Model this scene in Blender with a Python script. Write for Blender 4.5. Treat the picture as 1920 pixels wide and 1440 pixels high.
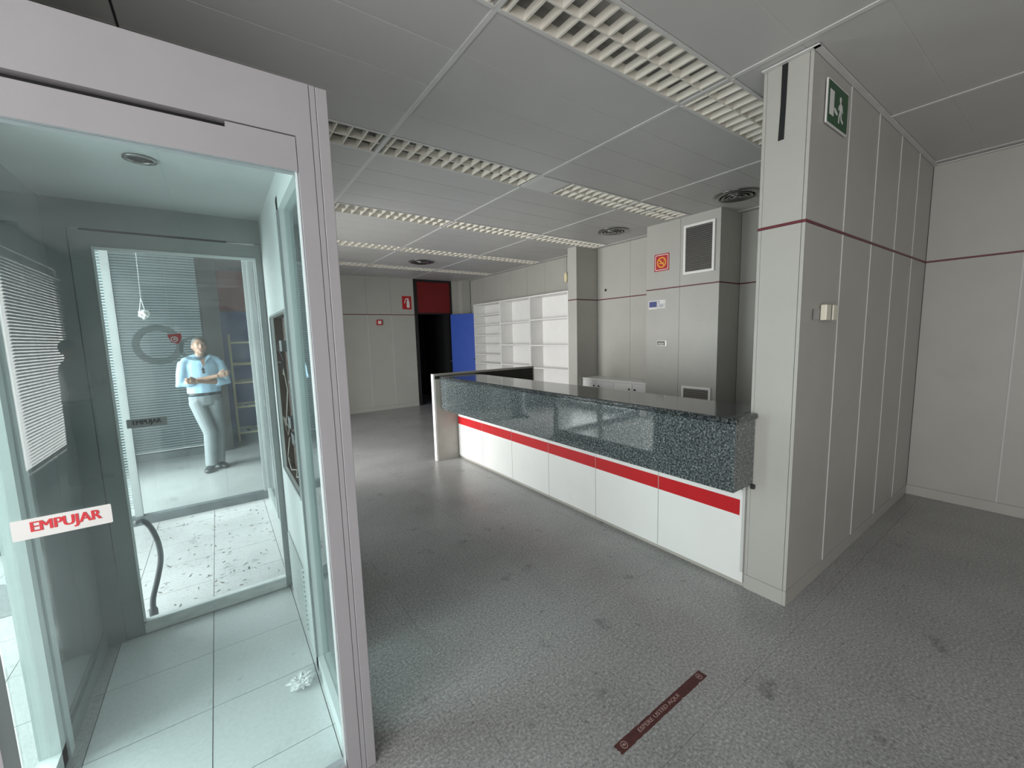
import bpy, bmesh, math, random
from mathutils import Vector, Matrix, noise
random.seed(7)
S = bpy.context.scene
COL = S.collection
for o in list(bpy.data.objects): bpy.data.objects.remove(o)

# ------------------------------------------------------------------ camera
CAMH = 1.60
yaw, pitch, roll = math.radians(54.4904), math.radians(6.6725), math.radians(1.5783)
fwd = Vector((math.cos(yaw)*math.cos(pitch), math.sin(yaw)*math.cos(pitch), -math.sin(pitch)))
rgt = Vector((math.sin(yaw), -math.cos(yaw), 0)); dwn = fwd.cross(rgt)
r2 = math.cos(roll)*rgt + math.sin(roll)*dwn; d2 = -math.sin(roll)*rgt + math.cos(roll)*dwn
cam_d = bpy.data.cameras.new('camera'); cam = bpy.data.objects.new('camera', cam_d); COL.objects.link(cam)
M = Matrix((( r2.x, -d2.x, -fwd.x, 0), (r2.y, -d2.y, -fwd.y, 0), (r2.z, -d2.z, -fwd.z, CAMH), (0, 0, 0, 1)))
cam.matrix_world = M
cam_d.sensor_fit = 'HORIZONTAL'; cam_d.sensor_width = 36; cam_d.lens = 769.4164/1920*36
cam_d.clip_start = .02; cam_d.clip_end = 100
S.camera = cam

# ------------------------------------------------------------------ world, lights, exposure
S.view_settings.view_transform = 'Standard'; S.view_settings.look = 'None'
S.view_settings.gamma = 1; S.view_settings.use_curve_mapping = False
S.view_settings.exposure = 0.0
w = bpy.data.worlds.new('sky'); S.world = w; w.use_nodes = True
w.node_tree.nodes['Background'].inputs[0].default_value = (.80, .90, 1, 1)
w.node_tree.nodes['Background'].inputs[1].default_value = 1.0
def area(name, loc, direction, sx, sy, power, col=(1, .985, .965)):
    l = bpy.data.lights.new(name, 'AREA'); l.shape = 'RECTANGLE'; l.size = sx; l.size_y = sy
    l.energy = power; l.color = col
    o = bpy.data.objects.new(name, l); COL.objects.link(o); o.location = loc
    o.rotation_euler = Vector(direction).to_track_quat('-Z', 'Y').to_euler()
    return o
area('daylight_front_window', (-1.68, -.65, 1.45), (1, 0, 0), 3.4, 2.3, 104)
area('daylight_rear_side_window', (-1.815, -4.85, 1.42), (1, 0, 0), 2.5, 2.3, 150)
area('daylight_porch', (-1.9, 3.2, 1.5), (1, 0, -.25), 3.1, 2.6, 265)
fw = area('daylight_far_window', (-1.68, 5.85, 1.2), (1, -.22, -.38), 1.6, 2.0, 134); fw.data.spread = math.radians(125)

# ------------------------------------------------------------------ materials
def nd(nt, t, **k):
    n = nt.nodes.new(t)
    for a, b in k.items(): setattr(n, a, b)
    return n
def mat(name, col, rough=.5, metal=0, noise=0, scale=8, bump=0, bscale=120, spec=.5, coords='pos', stain=0, stainscale=1.2, stretch=(1, 1, 1)):
    m = bpy.data.materials.new(name); m.use_nodes = True; nt = m.node_tree
    b = nt.nodes['Principled BSDF']; b.inputs['Roughness'].default_value = rough
    b.inputs['Metallic'].default_value = metal; b.inputs['Specular IOR Level'].default_value = spec
    c = tuple(col)+(1,) if len(col) == 3 else col
    b.inputs['Base Color'].default_value = c
    if noise or stain or bump:
        g = nd(nt, 'ShaderNodeNewGeometry'); mp = nd(nt, 'ShaderNodeMapping'); mp.inputs['Scale'].default_value = stretch
        nt.links.new(g.outputs['Position'], mp.inputs['Vector'])
    out = None
    if noise:
        n = nd(nt, 'ShaderNodeTexNoise'); n.inputs['Scale'].default_value = scale; n.inputs['Detail'].default_value = 5
        nt.links.new(mp.outputs[0], n.inputs['Vector'])
        mr = nd(nt, 'ShaderNodeMapRange'); mr.inputs[1].default_value = .3; mr.inputs[2].default_value = .7
        mr.inputs[3].default_value = 1-noise; mr.inputs[4].default_value = 1+noise
        nt.links.new(n.outputs['Fac'], mr.inputs[0])
        mx = nd(nt, 'ShaderNodeMix', data_type='RGBA', blend_type='MULTIPLY'); mx.inputs[0].default_value = 1
        mx.inputs[6].default_value = c; nt.links.new(mr.outputs[0], mx.inputs[7]); out = mx.outputs[2]
    if stain:
        n = nd(nt, 'ShaderNodeTexNoise'); n.inputs['Scale'].default_value = stainscale; n.inputs['Detail'].default_value = 8
        n.inputs['Roughness'].default_value = .7
        nt.links.new(mp.outputs[0], n.inputs['Vector'])
        mr = nd(nt, 'ShaderNodeMapRange'); mr.inputs[1].default_value = .58; mr.inputs[2].default_value = .78
        mr.inputs[3].default_value = 1; mr.inputs[4].default_value = 1-stain
        nt.links.new(n.outputs['Fac'], mr.inputs[0])
        mx = nd(nt, 'ShaderNodeMix', data_type='RGBA', blend_type='MULTIPLY'); mx.inputs[0].default_value = 1
        if out: nt.links.new(out, mx.inputs[6])
        else: mx.inputs[6].default_value = c
        nt.links.new(mr.outputs[0], mx.inputs[7]); out = mx.outputs[2]
    if out: nt.links.new(out, b.inputs['Base Color'])
    if bump:
        n = nd(nt, 'ShaderNodeTexNoise'); n.inputs['Scale'].default_value = bscale; n.inputs['Detail'].default_value = 3
        nt.links.new(mp.outputs[0], n.inputs['Vector'])
        bp = nd(nt, 'ShaderNodeBump'); bp.inputs['Strength'].default_value = bump; bp.inputs['Distance'].default_value = .002
        nt.links.new(n.outputs['Fac'], bp.inputs['Height']); nt.links.new(bp.outputs[0], b.inputs['Normal'])
    return m
def glass(name, tint, dirt=.02, refl=1.0, dirtcol=(.8, .85, .85), rough=0.0):
    m = bpy.data.materials.new(name); m.use_nodes = True; nt = m.node_tree; nt.nodes.clear()
    out = nd(nt, 'ShaderNodeOutputMaterial'); tr = nd(nt, 'ShaderNodeBsdfTransparent'); tr.inputs[0].default_value = tint+(1,)
    gl = nd(nt, 'ShaderNodeBsdfGlossy'); gl.inputs['Roughness'].default_value = rough
    lw = nd(nt, 'ShaderNodeLayerWeight'); lw.inputs[0].default_value = .5
    pw = nd(nt, 'ShaderNodeMath', operation='POWER'); nt.links.new(lw.outputs['Facing'], pw.inputs[0]); pw.inputs[1].default_value = 5
    ma = nd(nt, 'ShaderNodeMath', operation='MULTIPLY_ADD'); nt.links.new(pw.outputs[0], ma.inputs[0]); ma.inputs[1].default_value = .9*refl; ma.inputs[2].default_value = .04*refl
    mx = nd(nt, 'ShaderNodeMixShader'); nt.links.new(ma.outputs[0], mx.inputs[0]); nt.links.new(tr.outputs[0], mx.inputs[1]); nt.links.new(gl.outputs[0], mx.inputs[2])
    df = nd(nt, 'ShaderNodeBsdfDiffuse'); df.inputs[0].default_value = dirtcol+(1,)
    g = nd(nt, 'ShaderNodeNewGeometry'); n = nd(nt, 'ShaderNodeTexNoise'); n.inputs['Scale'].default_value = 5; n.inputs['Detail'].default_value = 6
    nt.links.new(g.outputs['Position'], n.inputs['Vector'])
    mr = nd(nt, 'ShaderNodeMapRange'); mr.inputs[1].default_value = .35; mr.inputs[2].default_value = .75; mr.inputs[3].default_value = dirt*.3; mr.inputs[4].default_value = dirt*2
    nt.links.new(n.outputs['Fac'], mr.inputs[0])
    m2 = nd(nt, 'ShaderNodeMixShader'); nt.links.new(mr.outputs[0], m2.inputs[0]); nt.links.new(mx.outputs[0], m2.inputs[1]); nt.links.new(df.outputs[0], m2.inputs[2])
    nt.links.new(m2.outputs[0], out.inputs[0])
    return m
def speckle(name, stops, scale, rough, base_noise=0, dirt=0, spec=.5, distort=0):
    """terrazzo / granite grain: noise through a hard colour ramp"""
    m = bpy.data.materials.new(name); m.use_nodes = True; nt = m.node_tree; b = nt.nodes['Principled BSDF']
    b.inputs['Roughness'].default_value = rough; b.inputs['Specular IOR Level'].default_value = spec
    g = nd(nt, 'ShaderNodeNewGeometry')
    n = nd(nt, 'ShaderNodeTexNoise'); n.inputs['Scale'].default_value = scale; n.inputs['Detail'].default_value = 4; n.inputs['Roughness'].default_value = .75
    nt.links.new(g.outputs['Position'], n.inputs['Vector'])
    r = nd(nt, 'ShaderNodeValToRGB'); e = r.color_ramp.elements
    while len(e) < len(stops): e.new(.5)
    for k, (p, c) in enumerate(stops): e[k].position = p; e[k].color = c+(1,)
    nt.links.new(n.outputs['Fac'], r.inputs[0]); out = r.outputs[0]
    if dirt:
        for sc, lo, hi, amt in ((.9, .42, .72, dirt), (4.5, .62, .74, dirt*1.6), (14, .655, .72, dirt*1.9)):
            n2 = nd(nt, 'ShaderNodeTexNoise'); n2.inputs['Scale'].default_value = sc; n2.inputs['Detail'].default_value = 6; n2.inputs['Roughness'].default_value = .6
            nt.links.new(g.outputs['Position'], n2.inputs['Vector'])
            mr = nd(nt, 'ShaderNodeMapRange'); mr.inputs[1].default_value = lo; mr.inputs[2].default_value = hi; mr.inputs[3].default_value = 1; mr.inputs[4].default_value = 1-min(.85, amt)
            nt.links.new(n2.outputs['Fac'], mr.inputs[0])
            mx = nd(nt, 'ShaderNodeMix', data_type='RGBA', blend_type='MULTIPLY'); mx.inputs[0].default_value = 1
            nt.links.new(out, mx.inputs[6]); nt.links.new(mr.outputs[0], mx.inputs[7]); out = mx.outputs[2]
    nt.links.new(out, b.inputs['Base Color'])
    return m

MT = dict(
    wall=mat('grey_laminate', (.43, .422, .388), .42, noise=.03, scale=3, bump=.05, bscale=300, stain=.06, stainscale=2),
    backing=mat('joint_dark', (.10, .10, .095), .8, noise=.1),
    batten=mat('white_batten', (.56, .56, .54), .4, noise=.03),
    burgundy=mat('burgundy_trim', (.13, .022, .03), .45, noise=.1),
    ceil=mat('ceiling_panel_grey', (.53, .52, .51), .45, noise=.03, scale=2, bump=.03, bscale=250),
    tee=mat('ceiling_tee', (.64, .63, .615), .45, noise=.03),
    ceilback=mat('plenum_dark', (.06, .06, .06), .9, noise=.1),
    louver=mat('louver_cream', (.80, .76, .68), .35, noise=.03),
    housing=mat('light_housing', (.42, .41, .39), .35, noise=.05),
    tube=mat('unlit_tube', (.72, .72, .70), .3, noise=.02),
    steel=mat('brushed_steel', (.30, .295, .285), .24, metal=.9, noise=.08, scale=40),
    black=mat('black_paint', (.010, .010, .011), .5, noise=.2),
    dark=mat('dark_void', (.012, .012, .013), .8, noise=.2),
    red=mat('red_laminate', (.52, .008, .013), .4, noise=.04),
    darkred=mat('dark_red_panel', (.17, .005, .006), .45, noise=.05),
    blue=mat('blue_door_paint', (.035, .10, .50), .4, noise=.05),
    white=mat('white_laminate', (.80, .80, .78), .35, noise=.02, scale=3, stain=.05, stainscale=4),
    whitegloss=mat('white_melamine', (.82, .81, .79), .35, noise=.02),
    lilac=mat('lilac_white_aluminium', (.355, .342, .355), .4, noise=.03, scale=6, bump=.06, bscale=400),
    vestframe=mat('pale_frame', (.66, .70, .69), .4, noise=.03, scale=6),
    vestgrey=mat('vestibule_grey', (.28, .295, .29), .12, noise=.06, scale=3, stain=.1, stainscale=3, spec=.9),
    vestdark=mat('door_frame_grey', (.27, .29, .285), .3, noise=.06, scale=5, stain=.12, stainscale=5),
    railpale=mat('dirty_pale_rail', (.58, .60, .585), .5, noise=.12, scale=10, stain=.45, stainscale=9, stretch=(1, 1, 3)),
    blinds_mid=mat('bright_blind_slat', (.50, .54, .555), .4, noise=.03),
    vestceil=mat('vestibule_ceiling', (.50, .525, .515), .4, noise=.04, scale=3, stain=.1, stainscale=2),
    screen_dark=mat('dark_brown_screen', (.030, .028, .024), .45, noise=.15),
    edge=mat('taupe_edge', (.42, .40, .36), .45, noise=.05),
    slatgrey=mat('grille_slat_grey', (.24, .225, .205), .4, noise=.05),
    green=mat('sign_green', (.008, .075, .022), .4, noise=.05),
    signwhite=mat('sign_white', (.72, .71, .69), .45, noise=.03),
    signred=mat('sign_red', (.45, .012, .016), .4, noise=.05),
    yellow=mat('sign_yellow', (.80, .38, .03), .4, noise=.05),
    signgrey=mat('sign_grey', (.33, .33, .33), .4, noise=.05),
    ink=mat('dark_ink', (.02, .02, .022), .5, noise=.1),
    redink=mat('red_ink', (.62, .03, .04), .5, noise=.05),
    maroon=mat('maroon_tape', (.075, .022, .02), .6, noise=.25, scale=60, stain=.3, stainscale=30),
    maroonink=mat('faded_pink_print', (.36, .24, .22), .7, noise=.2, scale=80),
    bluelabel=mat('blue_label', (.035, .05, .22), .4, noise=.1),
    cream=mat('cream_plastic', (.74, .70, .58), .4, noise=.03),
    yellowing=mat('yellowed_lens', (.82, .74, .45), .4, noise=.03),
    blinds=mat('blind_slat', (.78, .82, .84), .4, noise=.03),
    blinds_grey=mat('grey_blind_slat', (.26, .285, .29), .4, noise=.03),
    blinds_cool=mat('cool_blind_slat', (.58, .66, .69), .4, noise=.03),
    plinth=mat('dark_plinth', (.09, .10, .105), .5, noise=.2, scale=9, stain=.3, stainscale=6),
    walldull=mat('plain_room_wall', (.55, .54, .52), .7, noise=.03),
    street=mat('street_paving', (.38, .37, .36), .85, noise=.15, scale=3),
    paper=mat('crumpled_foil_paper', (.80, .80, .79), .35, noise=.1, scale=30),
    rubber=mat('grey_rubber', (.10, .105, .11), .5, noise=.15, scale=30),
    brown=mat('brown_board', (.07, .045, .032), .7, noise=.25, scale=12),
    cable=mat('pale_cable', (.55, .52, .46), .5, noise=.1),
    darkcable=mat('dark_cable', (.03, .035, .06), .5, noise=.1),
    rack=mat('pale_yellow_frame', (.85, .76, .45), .4, noise=.05),
    ring=glass('adhesive_ring', (.86, .88, .88), .17, refl=.5, dirtcol=(.55, .6, .59)),
    web=mat('cobweb_white', (.75, .75, .73), .9, noise=.1),
    skin=mat('skin', (.34, .19, .13), .5, noise=.06, scale=40),
    hair=mat('grey_hair', (.16, .15, .14), .7, noise=.3, scale=120),
    shirt=mat('light_blue_shirt', (.36, .54, .70), .8, noise=.06, scale=25, bump=.3, bscale=35),
    trousers=mat('grey_trousers', (.21, .225, .235), .85, noise=.08, scale=20, bump=.3, bscale=30),
    leather=mat('black_leather', (.012, .012, .013), .35, noise=.2),
    asphalt=mat('grey_mat', (.17, .18, .18), .9, noise=.2, scale=60),
)
_b = MT['vestgrey'].node_tree.nodes['Principled BSDF']; _b.inputs['Coat Weight'].default_value = 1; _b.inputs['Coat Roughness'].default_value = .06; _b.inputs['Coat IOR'].default_value = 1.7
MT['granite'] = speckle('grey_granite', [(.34, (.012, .015, .018)), (.45, (.045, .056, .060)), (.53, (.09, .11, .113)), (.61, (.20, .225, .225)), (.70, (.38, .40, .40))], 88, .035, spec=1.0)
MT['granite_top'] = speckle('polished_granite_top', [(.36, (.006, .008, .010)), (.5, (.03, .036, .038)), (.62, (.12, .135, .135)), (.70, (.2, .21, .21))], 95, .10, spec=.6)
MT['vinyl'] = speckle('speckled_grey_vinyl', [(.33, (.18, .182, .18)), (.46, (.30, .302, .298)), (.55, (.38, .38, .375)), (.67, (.56, .56, .55))], 85, .30, dirt=.30, spec=.45)
MT['tile'] = speckle('grey_vestibule_tile', [(.3, (.58, .60, .595)), (.7, (.68, .695, .69))], 60, .35, dirt=.10)
MT['porchtile'] = speckle('white_terrazzo_tile', [(.30, (.28, .28, .275)), (.45, (.44, .44, .43)), (.7, (.52, .52, .51))], 70, .5, dirt=.28)
MT['glass_door'] = glass('green_door_glass', (.912, .964, .968), .007)
MT['glass_side'] = glass('green_side_glass', (.87, .945, .942), .014)
MT['glass_dusty'] = glass('dusty_clear_glass', (.93, .965, .97), .02, dirtcol=(.7, .73, .73))
MT['glass_clear'] = glass('clear_window_glass', (.96, .985, .98), .012)

# ------------------------------------------------------------------ helpers
W = {}          # world position of every object (none of the parents is rotated unless noted)
def obj(name, mesh, loc, parent=None, rot=None):
    o = bpy.data.objects.new(name, mesh); COL.objects.link(o)
    loc = Vector(loc); W[o.name] = loc.copy()
    if parent is not None:
        o.parent = parent; o.location = loc - W[parent.name]
    else: o.location = loc
    if rot is not None: o.rotation_euler = rot
    return o
def tag(o, label=None, cat=None, group=None, kind=None):
    if label: o['label'] = label
    if cat: o['category'] = cat
    if group: o['group'] = group
    if kind: o['kind'] = kind
    return o
def thing(name, label, cat, loc, group=None, kind=None):
    return tag(obj(name, None, loc), label, cat, group, kind)
def mesh_of(bm, name, m, smooth=False):
    me = bpy.data.meshes.new(name)
    bmesh.ops.recalc_face_normals(bm, faces=bm.faces[:])
    bm.to_mesh(me); bm.free()
    if m is not None: me.materials.append(MT[m] if isinstance(m, str) else m)
    if smooth:
        for p in me.polygons: p.use_smooth = True
    return me
_bc = {}
def box(name, x0, x1, y0, y1, z0, z1, m, parent=None, bev=0):
    d = (round(abs(x1-x0), 4), round(abs(y1-y0), 4), round(abs(z1-z0), 4))
    key = (d, m, bev)
    if key not in _bc:
        bm = bmesh.new(); bmesh.ops.create_cube(bm, size=1)
        bmesh.ops.scale(bm, vec=d, verts=bm.verts)
        if bev: bmesh.ops.bevel(bm, geom=bm.edges[:], offset=bev, segments=2, profile=.5, affect='EDGES')
        _bc[key] = mesh_of(bm, name, m)
    return obj(name, _bc[key], ((x0+x1)/2, (y0+y1)/2, (z0+z1)/2), parent)
def boxes(name, lst, m, parent=None, loc=(0, 0, 0)):
    """several boxes that are ONE piece (a frame, a tray); lst in world coordinates"""
    bm = bmesh.new(); L = Vector(loc)
    for (x0, x1, y0, y1, z0, z1) in lst:
        r = bmesh.ops.create_cube(bm, size=1)
        bmesh.ops.scale(bm, vec=(x1-x0, y1-y0, z1-z0), verts=r['verts'])
        bmesh.ops.translate(bm, vec=Vector(((x0+x1)/2, (y0+y1)/2, (z0+z1)/2))-L, verts=r['verts'])
    return obj(name, mesh_of(bm, name, m), loc, parent)
def tube(bm, pts, r, seg=8, caps=True):
    """round tube through pts; r a number or a list"""
    pts = [Vector(p) for p in pts]; n = len(pts); R = r if isinstance(r, (list, tuple)) else [r]*n
    rings = []; up = None
    for i, p in enumerate(pts):
        t = (pts[min(i+1, n-1)]-pts[max(i-1, 0)]).normalized()
        if up is None:
            up = Vector((0, 0, 1)) if abs(t.z) < .9 else Vector((1, 0, 0))
        u = (up - t*up.dot(t)).normalized(); v = t.cross(u); up = u
        rings.append([bm.verts.new(p+R[i]*(math.cos(2*math.pi*k/seg)*u+math.sin(2*math.pi*k/seg)*v)) for k in range(seg)])
    for a, b in zip(rings, rings[1:]):
        for k in range(seg): bm.faces.new((a[k], a[(k+1) % seg], b[(k+1) % seg], b[k]))
    if caps: bm.faces.new(rings[0][::-1]); bm.faces.new(rings[-1])
def tubeobj(name, pts, r, m, parent=None, seg=8):
    L = Vector(pts[0]); bm = bmesh.new(); tube(bm, [Vector(p)-L for p in pts], r, seg)
    return obj(name, mesh_of(bm, name, m, True), L, parent)
def lathe(name, prof, m, loc, parent=None, seg=40, axis='Z'):
    """profile (r, z) turned about the axis"""
    bm = bmesh.new(); rings = []
    for r, z in prof:
        ring = []
        for k in range(seg):
            a = 2*math.pi*k/seg; c, s_ = r*math.cos(a), r*math.sin(a)
            ring.append(bm.verts.new({'Z': (c, s_, z), 'X': (z, c, s_), 'Y': (c, z, s_)}[axis]))
        rings.append(ring)
    for a, b in zip(rings, rings[1:]):
        for k in range(seg): bm.faces.new((a[k], a[(k+1) % seg], b[(k+1) % seg], b[k]))
    if prof[0][0] > 1e-5 and prof[0] != prof[-1]: bm.faces.new(rings[0])
    if prof[-1][0] > 1e-5 and prof[0] != prof[-1]: bm.faces.new(rings[-1])
    bmesh.ops.remove_doubles(bm, verts=bm.verts, dist=1e-6)
    return obj(name, mesh_of(bm, name, m, True), loc, parent)
def plate(name, polys, O, U, V, N, t, m, parent=None, off=0):
    """flat outlines (u, v) on the plane through O, raised by t along N from off"""
    O, U, V, N = map(Vector, (O, U, V, N)); bm = bmesh.new()
    for poly in polys:
        a = [bm.verts.new(U*u+V*v+N*off) for u, v in poly]; b = [bm.verts.new(U*u+V*v+N*(off+t)) for u, v in poly]
        bm.faces.new(a); bm.faces.new(b[::-1]); n = len(poly)
        for k in range(n): bm.faces.new((a[k], a[(k+1) % n], b[(k+1) % n], b[k]))
    return obj(name, mesh_of(bm, name, m), O, parent)
def rect(u0, u1, v0, v1): return [(u0, v0), (u1, v0), (u1, v1), (u0, v1)]
def disc(cu, cv, ru, rv=None, n=28): return [(cu+ru*math.cos(2*math.pi*k/n), cv+(rv or ru)*math.sin(2*math.pi*k/n)) for k in range(n)]
def ringpolys(cu, cv, r0, r1, n=32, k0=0, k1=None, squash=1):
    P = []
    for k in range(k0, n if k1 is None else k1):
        a, b = 2*math.pi*k/n, 2*math.pi*(k+1)/n
        P.append([(cu+r0*math.cos(a), cv+squash*r0*math.sin(a)), (cu+r1*math.cos(a), cv+squash*r1*math.sin(a)), (cu+r1*math.cos(b), cv+squash*r1*math.sin(b)), (cu+r0*math.cos(b), cv+squash*r0*math.sin(b))])
    return P
def rrect(u0, u1, v0, v1, r, n=5):
    P = []
    for cu, cv, a0 in ((u1-r, v1-r, 0), (u0+r, v1-r, 90), (u0+r, v0+r, 180), (u1-r, v0+r, 270)):
        for k in range(n+1):
            a = math.radians(a0+90*k/n); P.append((cu+r*math.cos(a), cv+r*math.sin(a)))
    return P
def text(name, body, size, m, O, U, V, N, parent=None, off=.0, sx=1, bold=0, t=.0006, width=None):
    """lettering centred on O, reading along U"""
    c = bpy.data.curves.new('t', 'FONT'); c.body = body; c.size = size; c.align_x = 'CENTER'; c.align_y = 'CENTER'; c.extrude = t/2
    c.resolution_u = 3
    o = bpy.data.objects.new('t', c); COL.objects.link(o)
    dg = bpy.context.evaluated_depsgraph_get(); me = bpy.data.meshes.new_from_object(o.evaluated_get(dg))
    bpy.data.objects.remove(o)
    O, U, V, N = map(Vector, (O, U, V, N))
    xs = [v.co.x for v in me.vertices]
    if width: sx = width/(max(xs)-min(xs))
    cx = (max(xs)+min(xs))/2
    ys = [v.co.y for v in me.vertices]; cy = (max(ys)+min(ys))/2
    for v in me.vertices: v.co = U*((v.co.x-cx)*sx)+V*(v.co.y-cy)+N*(v.co.z+off)
    if bold:
        bm = bmesh.new()
        for kk, dx in enumerate((-bold, 0, bold)):
            n0 = len(bm.verts); bm.from_mesh(me); bm.verts.ensure_lookup_table()
            for v in bm.verts[n0:]: v.co += U*dx+N*(.00012*kk)
        bm.to_mesh(me); bm.free()
    me.materials.clear(); me.materials.append(MT[m])
    return obj(name, me, O, parent)
ZC = 2.98
RX, LX = 5.24, -1.75          # right and left room walls
BY, FY = 9.25, -6.5           # far wall and the wall behind the camera

# ================================================================== SETTING
# ---- floor: vinyl tiles on a slab
fl = tag(boxes('floor', [(-1.9, 5.5, -6.7, 11.2, -.12, -.004)], 'backing', loc=(0, 0, -.004)), 'speckled grey vinyl tile floor of the shop', 'floor', kind='structure')
TP = .81; gx = [.77+TP*k for k in range(-4, 7)]; gy = [1.60+TP*k for k in range(-11, 11)]
def clipt(a0, a1, lo, hi): return max(a0, lo), min(a1, hi)
for i in range(len(gx)-1):
    for j in range(len(gy)-1):
        rs = [(gx[i], gx[i+1], gy[j], gy[j+1])]
        x0, x1 = clipt(gx[i], gx[i+1], LX, RX); y0, y1 = clipt(gy[j], gy[j+1], FY, BY)
        if x1-x0 < .02 or y1-y0 < .02: continue
        # leave the vestibule and porch area (x < .33, 1.47 < y < 4.88) to its own floor
        parts = []
        if x0 >= .33 or y1 <= 1.47 or y0 >= 4.88: parts = [(x0, x1, y0, y1)]
        else:
            if x1 > .33: parts.append((.33, x1, y0, y1)); x1 = .33
            if y0 < 1.47: parts.append((x0, x1, y0, 1.47))
            if y1 > 4.88: parts.append((x0, x1, 4.88, y1))
        for (a, b, c, d) in parts:
            g = .0006
            box('floor_tile', a+g, b-g, c+g, d-g, -.004, 0, 'vinyl', fl)
# ---- vestibule and porch floor
pf = tag(boxes('floor', [(-1.9, .33, 1.47, 4.88, -.1, -.0045)], 'backing', loc=(-.6, 3, -.0045)), 'grey tiled vestibule floor running out to white dusty porch tiles', 'floor', kind='structure')
TV = .41
for i in range(-5, 2):
    a, b = max(-.155+TV*i, LX), min(-.155+TV*(i+1), .33)
    if b-a < .02: continue
    for j in range(0, 9):
        c, d = max(1.72-TV+TV*j, 1.47), min(1.72+TV*j, 4.88)
        if d-c < .02: continue
        segs = [(c, d)]
        if c < 2.95 < d: segs = [(c, 2.95), (2.95, d)]
        for (c, d) in segs:
            ins = d <= 2.96 and b <= .34 and a >= -.7
            g = .0016
            box('floor_tile', a+g, b-g, c+g, d-g, -.0045, 0, 'tile' if ins else 'porchtile', pf)
street = tag(boxes('ground', [(-9, LX-.15, -3, 12, -.15, -.02)], 'street', loc=(-5, 4, -.02)), 'grey street paving outside the porch', 'pavement', kind='structure')

# ---- ceiling: slab, planks, main tees
ce = tag(boxes('ceiling', [(LX-.1, RX+.2, FY-.1, 11.2, 3.12, 3.2)], 'ceilback', loc=(0, 0, 3.12)), 'grey suspended plank ceiling', 'ceiling', kind='structure')
CX = [1.09+1.35*k for k in range(-2, 3)]+[5.14]
CX = [-.222 if abs(x+.26) < .001 else x for x in CX]
CX = sorted(set([round(LX, 3)]+[round(x, 3) for x in CX if LX < x < RX]+[RX]))
PY = .324
STRIPS = [1.25+1.62*k for k in range(5)]
rows = [1.25+PY*k for k in range(-24, 26)]
FIX = {0: [(-.26, 1.09), (1.09, 2.44), (2.44, 3.79)], 1: [(-.26, 1.09), (1.09, 2.44), (2.79, 4.14), (4.14, 4.72)],
       2: [(1.09, 2.44), (2.44, 3.79), (3.79, 5.14)], 3: [(1.09, 2.44), (2.44, 3.79), (3.79, 5.14)], 4: [(1.09, 2.44), (2.44, 3.79), (3.79, 5.14)]}
for yr in rows:
    y0, y1 = max(yr, FY), min(yr+PY, BY)
    if y1-y0 < .03: continue
    si = next((k for k, s in enumerate(STRIPS) if abs(s-yr) < .01), None)
    for a, b in zip(CX, CX[1:]):
        segs = [(a, b)]
        if si is not None:
            for (fa, fb) in FIX[si]:
                ns = []
                for (p, q) in segs:
                    if fb <= p+.01 or fa >= q-.01: ns.append((p, q)); continue
                    if fa > p+.02: ns.append((p, fa))
                    if fb < q-.02: ns.append((fb, q))
                segs = ns
        for (p, q) in segs:
            if q-p < .03: continue
            box('ceiling_panel', p+.004, q-.004, y0+.0022, y1-.0022, ZC, ZC+.012, 'ceil', ce, bev=.0015)
for x in CX[1:-1]:
    if abs(x+.222) < .001: box('joint_gap', x-.0045, x+.0045, FY, BY, ZC-.0006, ZC+.004, 'ink', ce); continue
    box('main_tee', x-.013, x+.013, FY, BY, ZC-.004, ZC+.004, 'tee', ce)
# edge angles round the partition
boxes('edge_trim', [(2.515, 5.24, .87, .898, ZC-.012, ZC-.0045), (2.512, 2.538, .87, 1.132, ZC-.012, ZC-.0045)], 'tee', ce, (3, .9, ZC))
box('edge_trim', RX-.03, RX-.002, FY, .87, ZC-.012, ZC-.0045, 'tee', ce)
# plank backing so that the joints read as thin dark lines
for yr in [FY]+[s+PY for s in STRIPS]:
    nxt = min([s for s in STRIPS if s > yr-.01] + [BY])
    boxes('joint_backing', [(LX, RX, yr, nxt, ZC+.0025, ZC+.02)], 'tee', ce, (1, yr, ZC))

# ---- panelled walls
TRZ = 2.155
def panel_wall(o, axis, pos, side, a0, a1, joints, z0=0, z1=ZC, split=True, m='wall', battens=(), skirt=.09, th=.016):
    """panels of a wall face lying at pos (face towards side) between a0..a1 along the other axis"""
    js = [a0]+sorted(joints)+[a1]
    f0, f1 = (pos-th, pos) if side > 0 else (pos, pos+th)
    def b(name, u0, u1, v0, v1, m, extra=0):
        g0, g1 = (f0, f1+extra) if side > 0 else (f0-extra, f1)
        if axis == 'X': return box(name, g0, g1, u0, u1, v0, v1, m, o)
        return box(name, u0, u1, g0, g1, v0, v1, m, o)
    for u0, u1 in zip(js, js[1:]):
        g = .0017
        lev = [(z0+skirt, z1)] if not split else [(z0+skirt, TRZ-.008), (TRZ+.008, z1)]
        for v0, v1 in lev: b('wall_panel', u0+g, u1-g, v0, v1, m)
    if skirt: b('skirting', a0, a1, z0, z0+skirt-.002, m, .001)
    if split: b('trim_strip', a0-(.004 if 0 else 0), a1, TRZ-.007, TRZ+.007, 'burgundy', .003)
    for u in battens:
        b('batten', u-.0045, u+.0045, z0+skirt, TRZ-.009, 'batten', .004)
        b('batten', u-.0045, u+.0045, TRZ+.009, z1-.01, 'batten', .004)
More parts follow.
